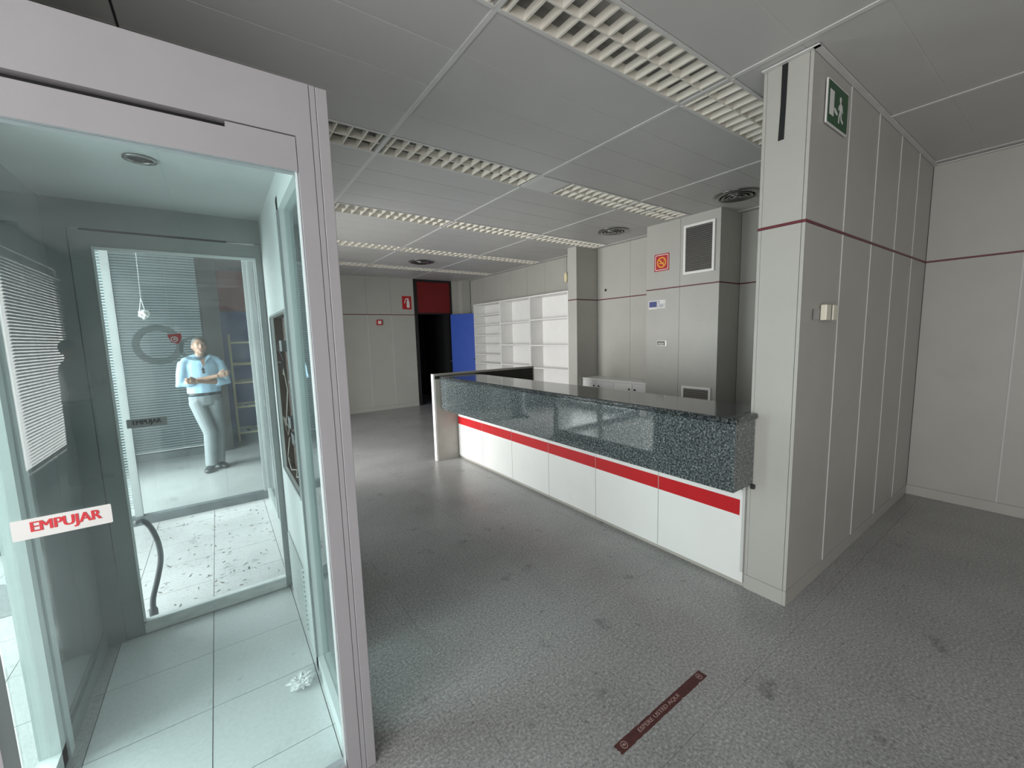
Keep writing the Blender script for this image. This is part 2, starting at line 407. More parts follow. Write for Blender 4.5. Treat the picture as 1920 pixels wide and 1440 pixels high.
# right-hand wall X = RX
wr = tag(boxes('wall_right', [(RX+.017, RX+.2, FY-.1, 11.2, 0, 3.12)], 'backing', loc=(RX+.017, 3, 0)), 'grey panelled wall on the right with thin burgundy line', 'wall', kind='structure')
panel_wall(wr, 'X', RX, -1, FY, .898, [.34-1.12*k for k in range(1, 6)]+[.34], battens=[.34])
panel_wall(wr, 'X', RX, -1, 1.132, 2.518, [1.8])
panel_wall(wr, 'X', RX, -1, 3.512, 4.818, [4.15], battens=[])
panel_wall(wr, 'X', RX, -1, 5.022, 9.0, [5.6, 6.16, 6.72, 7.28, 7.85, 8.42], split=False)
# partition that ends in the white pillar
wp = tag(boxes('wall_partition', [(2.557, RX, .917, 1.113, 0, ZC+.13)], 'backing', loc=(3.9, 1, 0)), 'grey panelled partition whose pale end face stands by the counter', 'wall', kind='structure')
panel_wall(wp, 'Y', .9, -1, 2.54, RX, [3.10, 3.65, 4.20, 4.74], battens=[3.10, 3.65, 4.20, 4.74])
panel_wall(wp, 'Y', 1.13, 1, 2.54, RX, [3.65, 4.74])
panel_wall(wp, 'X', 2.54, -1, .9165, 1.1135, [])
# column by the shelves, column with the vent grilles, column in the far corner
def column(name, label, x0, y0, y1, joints=(), side=True, z0=0):
    o = tag(boxes(name, [(x0+.017, RX, y0+.017, y1-.017, z0, ZC+.1)], 'backing', loc=(x0+.1, (y0+y1)/2, z0)), label, 'column', kind='structure')
    panel_wall(o, 'X', x0, -1, y0, y1, list(joints))
    panel_wall(o, 'Y', y0, -1, x0+.0165, RX, [])
    panel_wall(o, 'Y', y1, 1, x0+.0165, RX, [])
    return o
column('wall_column', 'narrow grey column between shelving and low cabinet', 4.76, 4.82, 5.02)
column('wall_column', 'wide grey column carrying the vent grilles and no smoking sign', 4.77, 2.52, 3.51, joints=[3.02])
column('wall_column', 'slim grey column in the far corner beside the blue door', 5.01, 9.02, BY)
# far wall with the doorway
wb = tag(boxes('wall_back', [(.78, 3.85, BY+.017, BY+.2, 0, 3.12), (4.83, 5.5, BY+.017, BY+.2, 0, 3.12), (3.85, 4.83, BY+.017, BY+.2, ZC, 3.12), (-1.9, .02, BY+.017, BY+.2, 0, 3.12), (.02, .78, BY+.017, BY+.2, ZC, 3.12)], 'backing', loc=(3, BY+.1, 0)), 'grey panelled far wall with burgundy line and doorway', 'wall', kind='structure')
panel_wall(wb, 'Y', BY, -1, .80, 3.848, [1.09, 1.64, 2.20, 2.75, 3.29])
for x in (2.75, 3.29): box('batten', x-.005, x+.005, BY-.005, BY, .09, 2.14, 'batten', wb)
panel_wall(wb, 'Y', BY, -1, 4.832, 5.01, [])
# dark passage behind the doorway
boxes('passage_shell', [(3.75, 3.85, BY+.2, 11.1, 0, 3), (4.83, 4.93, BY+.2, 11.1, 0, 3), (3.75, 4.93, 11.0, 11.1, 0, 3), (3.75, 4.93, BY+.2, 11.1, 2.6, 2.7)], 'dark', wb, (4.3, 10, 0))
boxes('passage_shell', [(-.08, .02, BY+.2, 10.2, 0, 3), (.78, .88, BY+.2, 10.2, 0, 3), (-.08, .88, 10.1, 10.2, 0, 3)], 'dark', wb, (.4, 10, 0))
# walls behind and left of the camera, with their windows
wf = tag(boxes('wall_front', [(LX-.2, RX+.2, FY-.2, FY, 0, 3.12)], 'walldull', loc=(1.4, FY, 0)), 'plain wall behind the viewer', 'wall', kind='structure')
wl = tag(boxes('wall_left', [(LX-.03, LX, FY, -3.3, 0, .25), (LX-.03, LX, FY, -3.3, 2.7, 3.12), (LX-.03, LX, FY, -5.65, .25, 2.7), (LX-.2, LX-.12, FY, -3.3, 0, 3.12), (LX-.2, LX, -3.3, 1.45, 0, .25), (LX-.2, LX, -3.3, 1.45, 2.7, 3.12), (LX-.2, LX, -3.5, -2.4, .25, 2.7), (LX-.2, LX, 1.1, 1.53, .25, 2.7),
     (LX-.2, -.70, 1.45, 1.53, 0, 3.12),                                     # return wall beside the vestibule
     
     (LX-.2, .299, 2.951, 3.03, 2.385, 3.12), (LX-.2, LX, 4.80, 4.95, 0, 3.12), (LX-.2, LX, 7.4, 7.7, 0, 3.12), (LX-.2, LX, 4.95, 7.4, 0, .12), (LX-.2, LX, 4.95, 7.4, 2.85, 3.12), (LX-.2, LX, 7.7, BY, 0, 3.12),
     (LX-.2, .299, 4.83, 4.90, 2.60, 3.12), (.30, .40, 2.95, 4.9, 2.60, 3.12), (LX-.2, .299, 3.031, 4.829, 2.62, 2.70), (LX-.19, -.741, 1.531, 2.949, 2.62, 2.70), (-.74, -.71, 1.53, 2.95, 2.30, 3.12)], 'walldull', loc=(LX, 3, 0)), 'plain street front wall left of the viewer', 'wall', kind='structure')  # last two boxes: unseen ceiling and wall added to stop porch light leaking

# ================================================================== VESTIBULE (glass entrance box)
XL, XR, YF, YB, VT = -.62, .27, 1.45, 2.93, 2.38
vs = thing('entrance_vestibule', 'pale glazed entrance box with grey header standing at the left', 'vestibule', (-.17, 2.2, 0))
# front: header and the grooved corner post
boxes('header', [(-.72, .2985, YF, YF+.06, 2.222, VT), (.2535, .2985, YF, YF+.06, 2.12, 2.222)], 'lilac', vs, (-.2, YF, 2.3))
box('corner_post', .2535, .2985, YF, YF+.08, 0, 2.12, 'lilac', vs)
box('post_groove_strip', .3005, .3165, YF+.001, YF+.08, 0, VT, 'lilac', vs)
box('post_outer_strip', .3185, .352, YF, YF+.08, 0, VT, 'lilac', vs, bev=.002)
box('post_core', .2545, .35, YF+.006, YF+.079, .001, VT-.001, 'backing', vs)
box('front_jamb', -.72, -.51, YF, YF+.08, 0, 2.222, 'lilac', vs)
box('gap_shade_strip', -.5, .2535, YF+.03, YF+.06, 2.16, 2.222, 'black', vs)  # black strip added behind the gap over the door, standing in for its shade
# roof / inner ceiling
box('roof', -.70, .35, YF+.06, YB+.06, 2.34, VT-.002, 'vestframe', vs)
box('inner_ceiling', XL, XR, YF+.06, YB, 2.32, 2.34, 'vestceil', vs)
# right side: solid wall with an open hatch and a louvre, then the fixed glass panel
HY0, HY1, HZ0, HZ1 = 2.16, 2.78, .85, 1.74
boxes('side_panel', [(XR, XR+.015, 2.11, YB, 0, HZ0), (XR, XR+.015, 2.11, YB, HZ1, 2.32), (XR, XR+.015, HY1, YB, HZ0, HZ1), (XR, XR+.015, 2.11, HY0, HZ0, HZ1)], 'vestframe', vs, (XR, 2.5, 0))
box('outer_panel', XR+.06, XR+.08, 2.11, YB, 0, 2.34, 'lilac', vs)
hb = boxes('hatch_box', [(XR+.055, XR+.06, HY0, HY1, HZ0, HZ1), (XR+.015, XR+.06, HY1, HY1+.01, HZ0, HZ1), (XR+.015, XR+.06, HY0-.01, HY0, HZ0, HZ1), (XR+.015, XR+.06, HY0, HY1, HZ0-.01, HZ0), (XR+.015, XR+.06, HY0, HY1, HZ1, HZ1+.01)], 'brown', vs, (XR+.05, 2.5, 1.3))
tag(hb, 'open dark hatch with loose wiring')
boxes('hatch_rim', [(XR-.005, XR, HY0-.012, HY1+.012, HZ0-.012, HZ0), (XR-.005, XR, HY0-.012, HY1+.012, HZ1, HZ1+.012), (XR-.005, XR, HY0-.012, HY0, HZ0, HZ1), (XR-.005, XR, HY1, HY1+.012, HZ0, HZ1)], 'vestdark', hb, (XR, 2.5, 1.3))
rnd = random.Random(3)
for k in range(9):
    y, z = rnd.uniform(HY0+.05, HY1-.05), rnd.uniform(HZ0+.2, HZ1-.05); P = []
    for q in range(9):
        P.append((XR+.012+.025*rnd.random(), min(max(y, HY0+.02), HY1-.02), min(max(z, HZ0+.03), HZ1-.02)))
        y += rnd.uniform(-.09, .09); z += rnd.uniform(-.13, .07)
    tubeobj('wire', P, .003, 'darkcable' if k % 2 == 1 else 'cable', hb, 5)
for k, z in enumerate((1.05, 1.13, 1.55)): box('terminal_block', XR+.02, XR+.05, 2.4+.08*k, 2.5+.08*k, z, z+.06, 'rubber', hb)
lv = box('louver_plate', XR-.003, XR, 2.28, 2.87, .03, .43, 'vestframe', vs)
for k in range(14):
    z = .05+.027*k
    o = box('louver_slat', XR-.011, XR-.003, 2.31, 2.84, z, z+.012, 'vestframe', lv)
    box('louver_slot', XR-.0035, XR-.0029, 2.31, 2.84, z+.012, z+.019, 'ink', lv)
def side_glazing(x0, x1, y0, y1, z0, z1, w, nm):
    boxes(nm, [(x0, x1, y0, y1, z0, z0+w*1.5), (x0, x1, y0, y1, z1-w, z1), (x0, x1, y0, y0+w, z0, z1), (x0, x1, y1-w, y1, z0, z1)], 'vestframe', vs, ((x0+x1)/2, (y0+y1)/2, 0))
    xm = (x0+x1)/2
    box('glass_pane', xm-.004, xm+.004, y0+w, y1-w, z0+w*1.5, z1-w, 'glass_side', vs)
side_glazing(XR-.005, XR+.05, YF+.08, 2.11, .0, 2.22, .055, 'side_frame')
box('side_frame_bead', XR-.012, XR-.005, 2.05, 2.07, .085, 2.16, 'vestdark', vs)
box('top_panel', XR, XR+.05, YF+.08, 2.11, 2.22, 2.34, 'vestframe', vs)
# left side: glossy grey panel and the second fixed glass panel
box('side_panel', XL-.03, XL, 2.26, YB, .09, 2.32, 'vestgrey', vs)
box('skirting', XL-.03, XL+.008, 2.26, YB, 0, .085, 'vestdark', vs)
side_glazing(XL-.055, XL+.005, YF+.08, 2.20, 0, 2.22, .05, 'side_frame')
box('mullion', XL-.05, XL+.012, 2.205, 2.255, 0, 2.32, 'vestframe', vs)
box('top_panel', XL-.05, XL, YF+.08, 2.205, 2.22, 2.34, 'vestframe', vs)
# rear wall round door 2
boxes('rear_frame', [(XL-.05, -.5435, YB, YB+.06, 0, 2.34), (-.5435, .35, YB, YB+.06, 2.187, 2.34), (.2705, .35, YB, YB+.06, 0, 2.187)], 'vestdark', vs, (-.2, YB, 1.2))
# recessed downlight
dl = thing('downlight', 'small round recessed downlight in the vestibule ceiling', 'ceiling light', (-.175, 2.19, 2.319))
lathe('bezel', [(.052, 0), (.052, -.006), (.040, -.008), (.036, -.002), (.036, 0)], 'steel', (-.175, 2.19, 2.3195), dl, 32)
lathe('lens', [(0, -.001), (.036, -.001), (.036, 0), (0, 0)], 'ink', (-.175, 2.19, 2.319), dl, 24)

# ---- door 1 (nearest) and door 2 with their push signs
def push_sign(parent, x0, x1, z0, z1, y, plate_m, ink_m, size):
    xc, zc = (x0+x1)/2, (z0+z1)/2
    p = plate('push_sign', [rrect(-(x1-x0)/2, (x1-x0)/2, -(z1-z0)/2, (z1-z0)/2, .003)], (xc, y, zc), (1, 0, 0), (0, 0, 1), (0, -1, 0), .0012, plate_m, parent)
    text('lettering', 'EMPUJAR', size, ink_m, (xc+.006 if ink_m == 'redink' else xc, y, zc), (1, 0, 0), (0, 0, 1), (0, -1, 0), p, off=.0016, bold=.0013, width=(x1-x0)*.70)
    return p
d1 = thing('door_1', 'near green-tinted glass door with white push sign', 'door', (-.12, YF+.03, 0), kind='structure')
boxes('top_rail', [(-.50, .0755, YF+.002, YF+.045, 2.12, 2.203), (.0755, .2515, YF+.002, YF+.045, 2.12, 2.2185)], 'lilac', d1, (-.12, YF, 2.16))
box('glass_pane', -.485, .249, YF+.012, YF+.022, .06, 2.12, 'glass_door', d1)
box('glass_edge', .2465, .2505, YF+.011, YF+.023, .06, 2.12, 'vestframe', d1)
box('bottom_rail', -.50, .2515, YF+.004, YF+.044, .008, .06, 'lilac', d1)
push_sign(d1, -.437, -.262, 1.142, 1.192, YF+.0105, 'signwhite', 'redink', .036)
d2 = thing('door_2', 'rear glass door in grey frame with grey push sign', 'door', (-.14, YB+.02, 0), kind='structure')
boxes('frame', [(-.540, -.462, YB+.002, YB+.05, .008, 2.181), (.236, .2675, YB+.002, YB+.05, .008, 2.181), (-.462, .236, YB+.002, YB+.05, 2.10, 2.176)], 'vestdark', d2, (-.14, YB, 1.1))
box('bottom_rail', -.4615, .2355, YB+.001, YB+.05, .008, .072, 'railpale', d2)
boxes('top_gap', [(-.50, .10, YB+.001, YB+.03, 2.1765, 2.187)], 'ink', d2, (-.14, YB, 2.18))
boxes('glazing_bead', [(-.462, .236, YB-.004, YB+.002, 2.085, 2.10), (-.462, -.452, YB-.004, YB+.002, .072, 2.085), (-.462, .236, YB-.004, YB+.002, .072, .08)], 'vestframe', d2, (-.14, YB, 1.1))
box('glass_pane', -.462, .236, YB+.018, YB+.026, .072, 2.10, 'glass_dusty', d2)
push_sign(d2, -.425, -.258, 1.165, 1.212, YB+.0165, 'signgrey', 'ink', .034)
tag(plate('adhesive_ring', ringpolys(0, 0, .075, .108, 36), (-.255, YB+.017, 1.605), (1, 0, 0), (0, 0, 1), (0, -1, 0), .0008, 'ring', d2), 'large round ghost mark of a removed sticker')
tag(plate('adhesive_ring', ringpolys(0, 0, .052, .070, 32), (-.10, YB+.017, 1.58), (1, 0, 0), (0, 0, 1), (0, -1, 0), .0008, 'ring', d2), 'smaller round ghost mark of a removed sticker')
st = plate('sticker_scrap', [[(-.030, .020), (.030, .028), (.034, .006), (.018, -.03), (-.012, -.024)]], (-.185, YB+.0165, 1.638), (1, 0, 0), (0, 0, 1), (0, -1, 0), .0006, 'signred', d2)
plate('emblem', ringpolys(0, 0, .011, .016, 20)+[disc(.001, .001, .006, n=10)], (-.185, YB+.0165, 1.633), (1, 0, 0), (0, 0, 1), (0, -1, 0), .0004, 'signwhite', st, off=.0008)

# ================================================================== PORCH: windows, blinds
def window(name, label, segs, glassbox, m_frame='vestdark', dark=None):
    o = thing(name, label, 'window', ((glassbox[0]+glassbox[1])/2, (glassbox[2]+glassbox[3])/2, 0), kind='structure')
    boxes('frame', segs, m_frame, o, W[o.name])
    if dark: boxes('sill', dark, 'plinth', o, W[o.name])
    box('glass_pane', *glassbox, 'glass_clear', o)
    return o
window('window_1', 'shop window across the porch behind the rear door', [(-.70, .33, 4.84, 4.88, 2.52, 2.60), (.27, .33, 4.84, 4.88, .08, 2.52), (-.70, -.67, 4.84, 4.88, .08, 2.52)], (-.67, .27, 4.857, 4.863, .08, 2.52), dark=[(-.70, .33, 4.82, 4.89, 0, .08)])
window('window_2', 'white framed window forming the right side of the porch', [(.30, .335, 2.99, 4.82, .0, .12), (.30, .335, 2.99, 4.82, 2.50, 2.60), (.30, .335, 2.99, 3.03, .12, 2.5), (.30, .335, 4.78, 4.82, .12, 2.5), (.295, .325, 3.88, 3.92, .12, 2.5)], (.314, .320, 3.03, 4.78, .12, 2.5))
window('window_3', 'shop window covered by bright blinds left of the porch', [(LX, -.70, 4.84, 4.88, 2.52, 2.60), (-1.74, -1.70, 4.84, 4.88, .08, 2.52), (-.725, -.70, 4.84, 4.88, .08, 2.52)], (-1.70, -.725, 4.857, 4.863, .08, 2.52), dark=[(LX, -.70, 4.82, 4.89, 0, .08)])
def blind(name, label, axis, pos, a0, a1, z0, z1, pitch=.025, tilt=35, wd=.024, m='blinds'):
    o = thing(name, label, 'blind', (pos, (a0+a1)/2, z1) if axis == 'X' else ((a0+a1)/2, pos, z1))
    n = int((z1-z0)/pitch); bm = bmesh.new(); c, s_ = math.cos(math.radians(tilt))*wd/2, math.sin(math.radians(tilt))*wd/2
    L = W[o.name]
    for k in range(n):
        z = z0+pitch*(k+.5)
        q = [(-c, -s_), (c, s_), (c, s_+.0012), (-c, -s_+.0012)]
        ends = []
        for a in (a0, a1):
            ends.append([bm.verts.new(Vector((pos+u, a, z+v))-L if axis == 'X' else Vector((a, pos+u, z+v))-L) for u, v in q])
        for i in range(4): bm.faces.new((ends[0][i], ends[0][(i+1) % 4], ends[1][(i+1) % 4], ends[1][i]))
        bm.faces.new(ends[0]); bm.faces.new(ends[1])
    tag(obj('slats', mesh_of(bm, 'slats', m), L, o), kind='stuff')
    def bb(nm, p0, p1, u0, u1, v0, v1, m):
        return box(nm, p0, p1, u0, u1, v0, v1, m, o) if axis == 'X' else box(nm, u0, u1, p0, p1, v0, v1, m, o)
    bb('head_rail', pos-.014, pos+.014, a0, a1, z1, z1+.028, 'whitegloss')
    bb('bottom_rail', pos-.010, pos+.010, a0, a1, z0-.012, z0, 'whitegloss')
    for t in (.22, .78):
        u = a0+(a1-a0)*t; bb('ladder_cord', pos-.0135, pos-.0125, u-.0008, u+.0008, z0, z1, 'web')
    return o
blind('venetian_blind', 'bright narrow venetian blind beside the edge of the rear door', 'Y', 4.92, -1.72, -.70, .13, 2.46, tilt=-32, m='blinds_mid')
blind('venetian_blind', 'venetian blind behind the white framed porch window', 'X', .36, 3.02, 4.80, .14, 2.46, tilt=14)
blind('venetian_blind', 'wide venetian blind hanging behind the standing person', 'Y', 7.495, LX+.02, -.15, .13, 2.9, pitch=.036, tilt=-36, wd=.034, m='blinds_cool')
tag(boxes('wall_blind_screen', [(LX, -.14, 7.53, 7.56, 0, 2.97), (LX, -.14, 7.47, 7.53, 0, .10)], 'plinth', loc=(-.8, 7.53, 0)), 'dark screen wall backing the wide blind', 'wall', kind='structure')
tag(box('wall_screen_post', -.13, .085, 7.44, 7.62, 0, 2.97, 'screen_dark'), 'dark brown post at the end of the wide blind', 'post', kind='structure')
blind('venetian_blind', 'dark striped venetian blind mirrored at the far left of the near glass door', 'X', LX+.04, -5.62, -3.52, .28, 2.55, pitch=.036, tilt=48, wd=.028, m='blinds_grey')
# hose and the hanging cobweb clump, leaf litter
def smooth_path(P, n=5):
    P = [Vector(p) for p in P]; out = []
    for i in range(len(P)-1):
        a, b, c, d = P[max(i-1, 0)], P[i], P[i+1], P[min(i+2, len(P)-1)]
        for k in range(n):
            t = k/n; out.append(.5*((2*b)+(c-a)*t+(2*a-5*b+4*c-d)*t*t+(3*b-a-3*c+d)*t**3))
    return out+[P[-1]]
tubeobj('hose', smooth_path([(-.455, 3.02, .62), (-.43, 3.05, .615), (-.40, 3.06, .56), (-.378, 3.065, .46), (-.376, 3.06, .36), (-.40, 3.06, .25), (-.43, 3.05, .14), (-.435, 3.05, .06), (-.435, 3.05, .004)]), [.014]*34+[.021]*7, 'rubber', seg=10)
tag(bpy.data.objects['hose'], 'grey rubber hose curving down behind the rear glass door', 'hose')
hg = thing('cobweb_clump', 'pale cobweb clump dangling on a thread behind the rear glass', 'cobweb', (-.36, 3.5, 1.80))
tubeobj('thread', [(-.355, 3.5, 2.58), (-.355, 3.5, 2.2), (-.36, 3.5, 1.90)], .0012, 'web', hg, 5)
bm = bmesh.new(); bmesh.ops.create_icosphere(bm, subdivisions=3, radius=.024)
for v in bm.verts: v.co *= 1+.35*math.sin(v.co.x*310+v.co.z*150)*math.cos(v.co.y*270); v.co.z *= 1.1
obj('clump', mesh_of(bm, 'clump', 'web'), (-.355, 3.5, 1.80), hg)
for dx in (-.015, .015): tubeobj('strand', [(-.36, 3.5, 1.90), (-.36+dx, 3.5, 1.81)], .0022, 'web', hg, 5)
mt = plate('floor_mat', [[(-.9, -.35), (.35, -.35)]+[(.35-.55*(1-math.cos(math.radians(a))), -.35+.62*math.sin(math.radians(a))) for a in range(10, 91, 10)]+[(-.9, .27)]], (-1.42, 4.02, .0), (1, 0, 0), (0, 1, 0), (0, 0, 1), .006, 'asphalt')
tag(mt, 'grey round-cornered mat on the porch floor at far left', 'mat')
rnd = random.Random(11); bm = bmesh.new()
for k in range(170):
    x, y = rnd.uniform(-.6, .26), rnd.uniform(3.05, 4.75); a = rnd.uniform(0, 6.28); l, wv = rnd.uniform(.005, .028), rnd.uniform(.002, .008)
    u = Vector((math.cos(a), math.sin(a), 0)); v = Vector((-math.sin(a), math.cos(a), 0)); p = Vector((x+.2, y-3.9, .0005))
    f = [bm.verts.new(p-u*l), bm.verts.new(p+v*wv), bm.verts.new(p+u*l+Vector((0, 0, rnd.uniform(0, .006)))), bm.verts.new(p-v*wv)]; bm.faces.new(f)
tag(obj('leaf_litter', mesh_of(bm, 'litter', mat('dry_leaf', (.16, .145, .12), .9, noise=.3)), (-.2, 3.9, 0)), 'dry leaf crumbs scattered over the white porch tiles', 'litter', kind='stuff')
# crumpled paper
bm = bmesh.new(); bmesh.ops.create_icosphere(bm, subdivisions=4, radius=.034)
for v in bm.verts:
    n = v.co.normalized(); r_ = .62+1.0*abs(noise.noise(n*2.6+Vector((3, 1, 7))))+.55*abs(noise.noise(n*6.5))
    v.co = n*.034*r_; v.co.x *= 1.3; v.co.z *= .8
zmin = min(v.co.z for v in bm.verts)
for v in bm.verts: v.co.z -= zmin
tag(obj('crumpled_paper', mesh_of(bm, 'paper', 'paper'), (.185, 2.0, 0)), 'crumpled ball of white foil paper on the vestibule floor', 'paper')

# ================================================================== FAR ROOM DETAILS
# doorway in the far wall: black frame, dark red top panel, blue door leaf
d3 = thing('door_3', 'black door frame with dark red top panel in the far wall', 'door', (4.34, BY, 0), kind='structure')
boxes('frame', [(3.85, 3.925, BY-.012, BY+.12, 0, ZC-.005), (4.785, 4.83, BY-.012, BY+.12, 0, ZC-.005), (3.925, 4.785, BY-.012, BY+.12, 2.925, ZC-.005), (3.925, 4.785, BY-.008, BY+.12, 2.17, 2.20)], 'black', d3, (4.34, BY, 1.5))
box('top_panel', 3.925, 4.785, BY+.01, BY+.03, 2.20, 2.925, 'darkred', d3)
leaf = thing('door_4', 'bright blue door leaf standing open beside the far doorway', 'door', (4.80, BY-.02, 0), kind='structure')
leaf.rotation_euler = (0, 0, math.radians(-60)); W[leaf.name] = Vector((0, 0, 0))
box('door_leaf', .0, .72, -.045, -.005, .01, 2.165, 'blue', leaf)
hd = box('door_handle', .63, .70, -.075, -.045, 1.06, 1.085, 'black', leaf); box('edge_strip', .72, .732, -.046, -.004, .01, 2.165, 'black', leaf)
lathe('lock_cylinder', [(0, -.02), (.012, -.02), (.012, 0), (0, 0)], 'steel', (-.02, -.045, 1.02), leaf, 16, 'Y')
# assumed second doorway, added for red and blue reflections in the porch glass
d5 = thing('assumed_door_5', 'dark frame with red top panel and blue door assumed from reflections in the porch glass', 'door', (.4, BY, 0), kind='structure')
boxes('frame', [(.02, .09, BY-.012, BY+.12, 0, ZC), (.72, .79, BY-.012, BY+.12, 0, ZC), (.09, .72, BY-.012, BY+.12, 2.93, ZC)], 'black', d5, (.4, BY, 1.5))
box('top_panel', .09, .72, BY+.01, BY+.03, 2.20, 2.93, 'red', d5)
box('door_leaf', .09, .72, BY+.01, BY+.04, .01, 2.19, 'blue', d5)
rk = thing('reflection_rack', 'pale yellow frame rack standing in for street reflections in the porch glass', 'rack', (.50, 8.3, 0))  # made-up rack in place of yellowish street reflections in the glass
for x in (.18, .82):
    for y in (8.0, 8.5): box('upright', x-.012, x+.012, y-.012, y+.012, 0, 1.75, 'rack', rk)
for z in (.12, .55, .95, 1.25, 1.6):
    for y in (8.0, 8.5): box('rail', .192, .808, y-.010, y+.010, z, z+.03, 'rack', rk)
    for q in range(4): box('shelf_slat', .19+.16*q, .30+.16*q, 8.012, 8.488, z+.006, z+.014, 'whitegloss', rk)
# fire extinguisher sign and red call point on the far wall
fs = thing('fire_extinguisher_sign', 'small red fire extinguisher sign on the far wall', 'sign', (3.67, BY, 2.43))
plate('sign_plate', [rect(-.11, .11, -.15, .15)], (3.67, BY-.001, 2.43), (1, 0, 0), (0, 0, 1), (0, -1, 0), .004, 'signred', fs)
plate('pictogram', [rrect(-.005, .065, -.115, .045, .02), rect(.012, .048, .045, .085), [(-.03, .095), (.05, .105), (.05, .085), (-.02, .075)], [(-.035, .09), (-.02, .08), (-.05, -.02), (-.065, -.01)]], (3.67, BY-.001, 2.43), (1, 0, 0), (0, 0, 1), (0, -1, 0), .001, 'signwhite', fs, off=.0045)
cp = thing('fire_call_point', 'small red call point box on the grey far wall', 'alarm', (3.0, BY, 1.98))
box('case', 2.94, 3.06, BY-.045, BY-.001, 1.92, 2.04, 'signred', cp, bev=.006); box('press_plate', 2.965, 3.035, BY-.048, BY-.045, 1.945, 2.015, 'signwhite', cp)

# shelving units
def shelf_unit(label, y0, y1, zs, xf=4.92):
    o = thing('shelving_unit', label, 'shelf', ((xf+RX)/2, (y0+y1)/2, 0), 'white open shelving units along the right wall')
    th = .02; top = 2.34
    box('side_panel', xf, RX-.002, y0, y0+th, 0, top, 'whitegloss', o); box('side_panel', xf, RX-.002, y1-th, y1, 0, top, 'whitegloss', o)
    box('back_panel', RX-.014, RX-.002, y0+th, y1-th, .08, top-.022, 'whitegloss', o)
    box('top_board', xf, RX-.002, y0+th, y1-th, top-.022, top, 'whitegloss', o)
    box('plinth', xf+.03, xf+.045, y0+th, y1-th, 0, .08, 'whitegloss', o)
    for z in zs: box('shelf', xf+.004, RX-.014, y0+th, y1-th, z-.022, z, 'whitegloss', o)
shelf_unit('nearest white shelving unit, right beside the narrow grey column', 5.19, 6.255, (.10, .55, .99, 1.42, 1.90))
shelf_unit('middle white shelving unit of the three on the wall', 6.26, 7.265, (.10, .55, 1.02, 1.43, 1.88))
shelf_unit('farthest white shelving unit with closely spaced shelves', 7.27, 8.35, (.10, .36, .57, .79, 1.01, 1.21, 1.43, 1.64, 1.87, 2.09))
# oval lamp on the wall above the shelving
ol = thing('oval_wall_lamp', 'yellowed oval plate lamp on a thin conduit above the shelving', 'lamp', (5.22, 5.55, 2.62))
box('conduit', 5.226, 5.238, 5.544, 5.556, 2.70, 2.975, 'edge', ol)
plate('lens', [disc(0, 0, .032, .085)], (5.222, 5.55, 2.62), (0, -1, 0), (0, 0, 1), (-1, 0, 0), .02, 'yellowing', ol)
plate('backplate', [disc(0, 0, .037, .09)], (5.2385, 5.55, 2.62), (0, -1, 0), (0, 0, 1), (-1, 0, 0), .0165, 'edge', ol)
wh = lathe('cable_hole', [(0, -.003), (.022, -.003), (.022, 0), (0, 0)], 'ink', (RX-.0005, 4.64, 2.30), None, 20, 'X'); tag(wh, 'small black round cable hole high in the grey wall', 'hole')
# low cabinet
cb = thing('low_cabinet', 'low white four-door cabinet below the grey wall', 'cabinet', (5.05, 4.16, 0))
box('body', 4.885, RX-.002, 3.513, 4.817, .0, .865, 'white', cb); box('top', 4.865, RX-.002, 3.513, 4.817, .865, .89, 'white', cb)
ds = [3.513, 3.81, 4.16, 4.50, 4.817]
for k in range(4):
    dd = box('door', 4.868, 4.884, ds[k]+.0025, ds[k+1]-.0025, .08, .858, 'white', cb)
    ky = ds[k+1]-.05 if k % 2 == 0 else ds[k]+.05
    lathe('knob', [(0, -.022), (.012, -.021), (.014, -.012), (.006, -.006), (.006, 0), (0, 0)], 'ink', (4.868, ky, .775), dd, 16, 'X')
# vent grilles on the wide column
def grille(label, y0, y1, z0, z1, x=4.77):
    o = thing('vent_grille', label, 'vent', (x, (y0+y1)/2, z0), 'vent grilles on the wide grey column')
    w_ = .028
    boxes('frame', [(x-.018, x-.0005, y0, y1, z0, z0+w_), (x-.018, x-.0005, y0, y1, z1-w_, z1), (x-.018, x-.0005, y0, y0+w_, z0+w_, z1-w_), (x-.018, x-.0005, y1-w_, y1, z0+w_, z1-w_)], 'whitegloss', o, W[o.name])
    box('back', x-.004, x-.0005, y0+w_, y1-w_, z0+w_, z1-w_, 'ink', o)
    n = int((z1-z0-2*w_)/.0235); p = (z1-z0-2*w_)/n
    bm = bmesh.new(); c = [(-.006, -.008), (.006, .004), (.006, .006), (-.006, -.006)]
    e = [[bm.verts.new((u, a, v)) for u, v in c] for a in (-(y1-y0)/2+w_, (y1-y0)/2-w_)]
    for i in range(4): bm.faces.new((e[0][i], e[0][(i+1) % 4], e[1][(i+1) % 4], e[1][i]))
    bm.faces.new(e[0]); bm.faces.new(e[1]); me = mesh_of(bm, 'slat', 'slatgrey')
    for k in range(n): obj('slat', me, (x-.0105, (y0+y1)/2, z0+w_+p*(k+.5)), o)
grille('white framed vent grille high on the wide grey column', 2.58, 2.97, 2.29, 2.87)
grille('white framed vent grille low on the wide grey column, behind the counter', 2.58, 2.96, .36, .915)
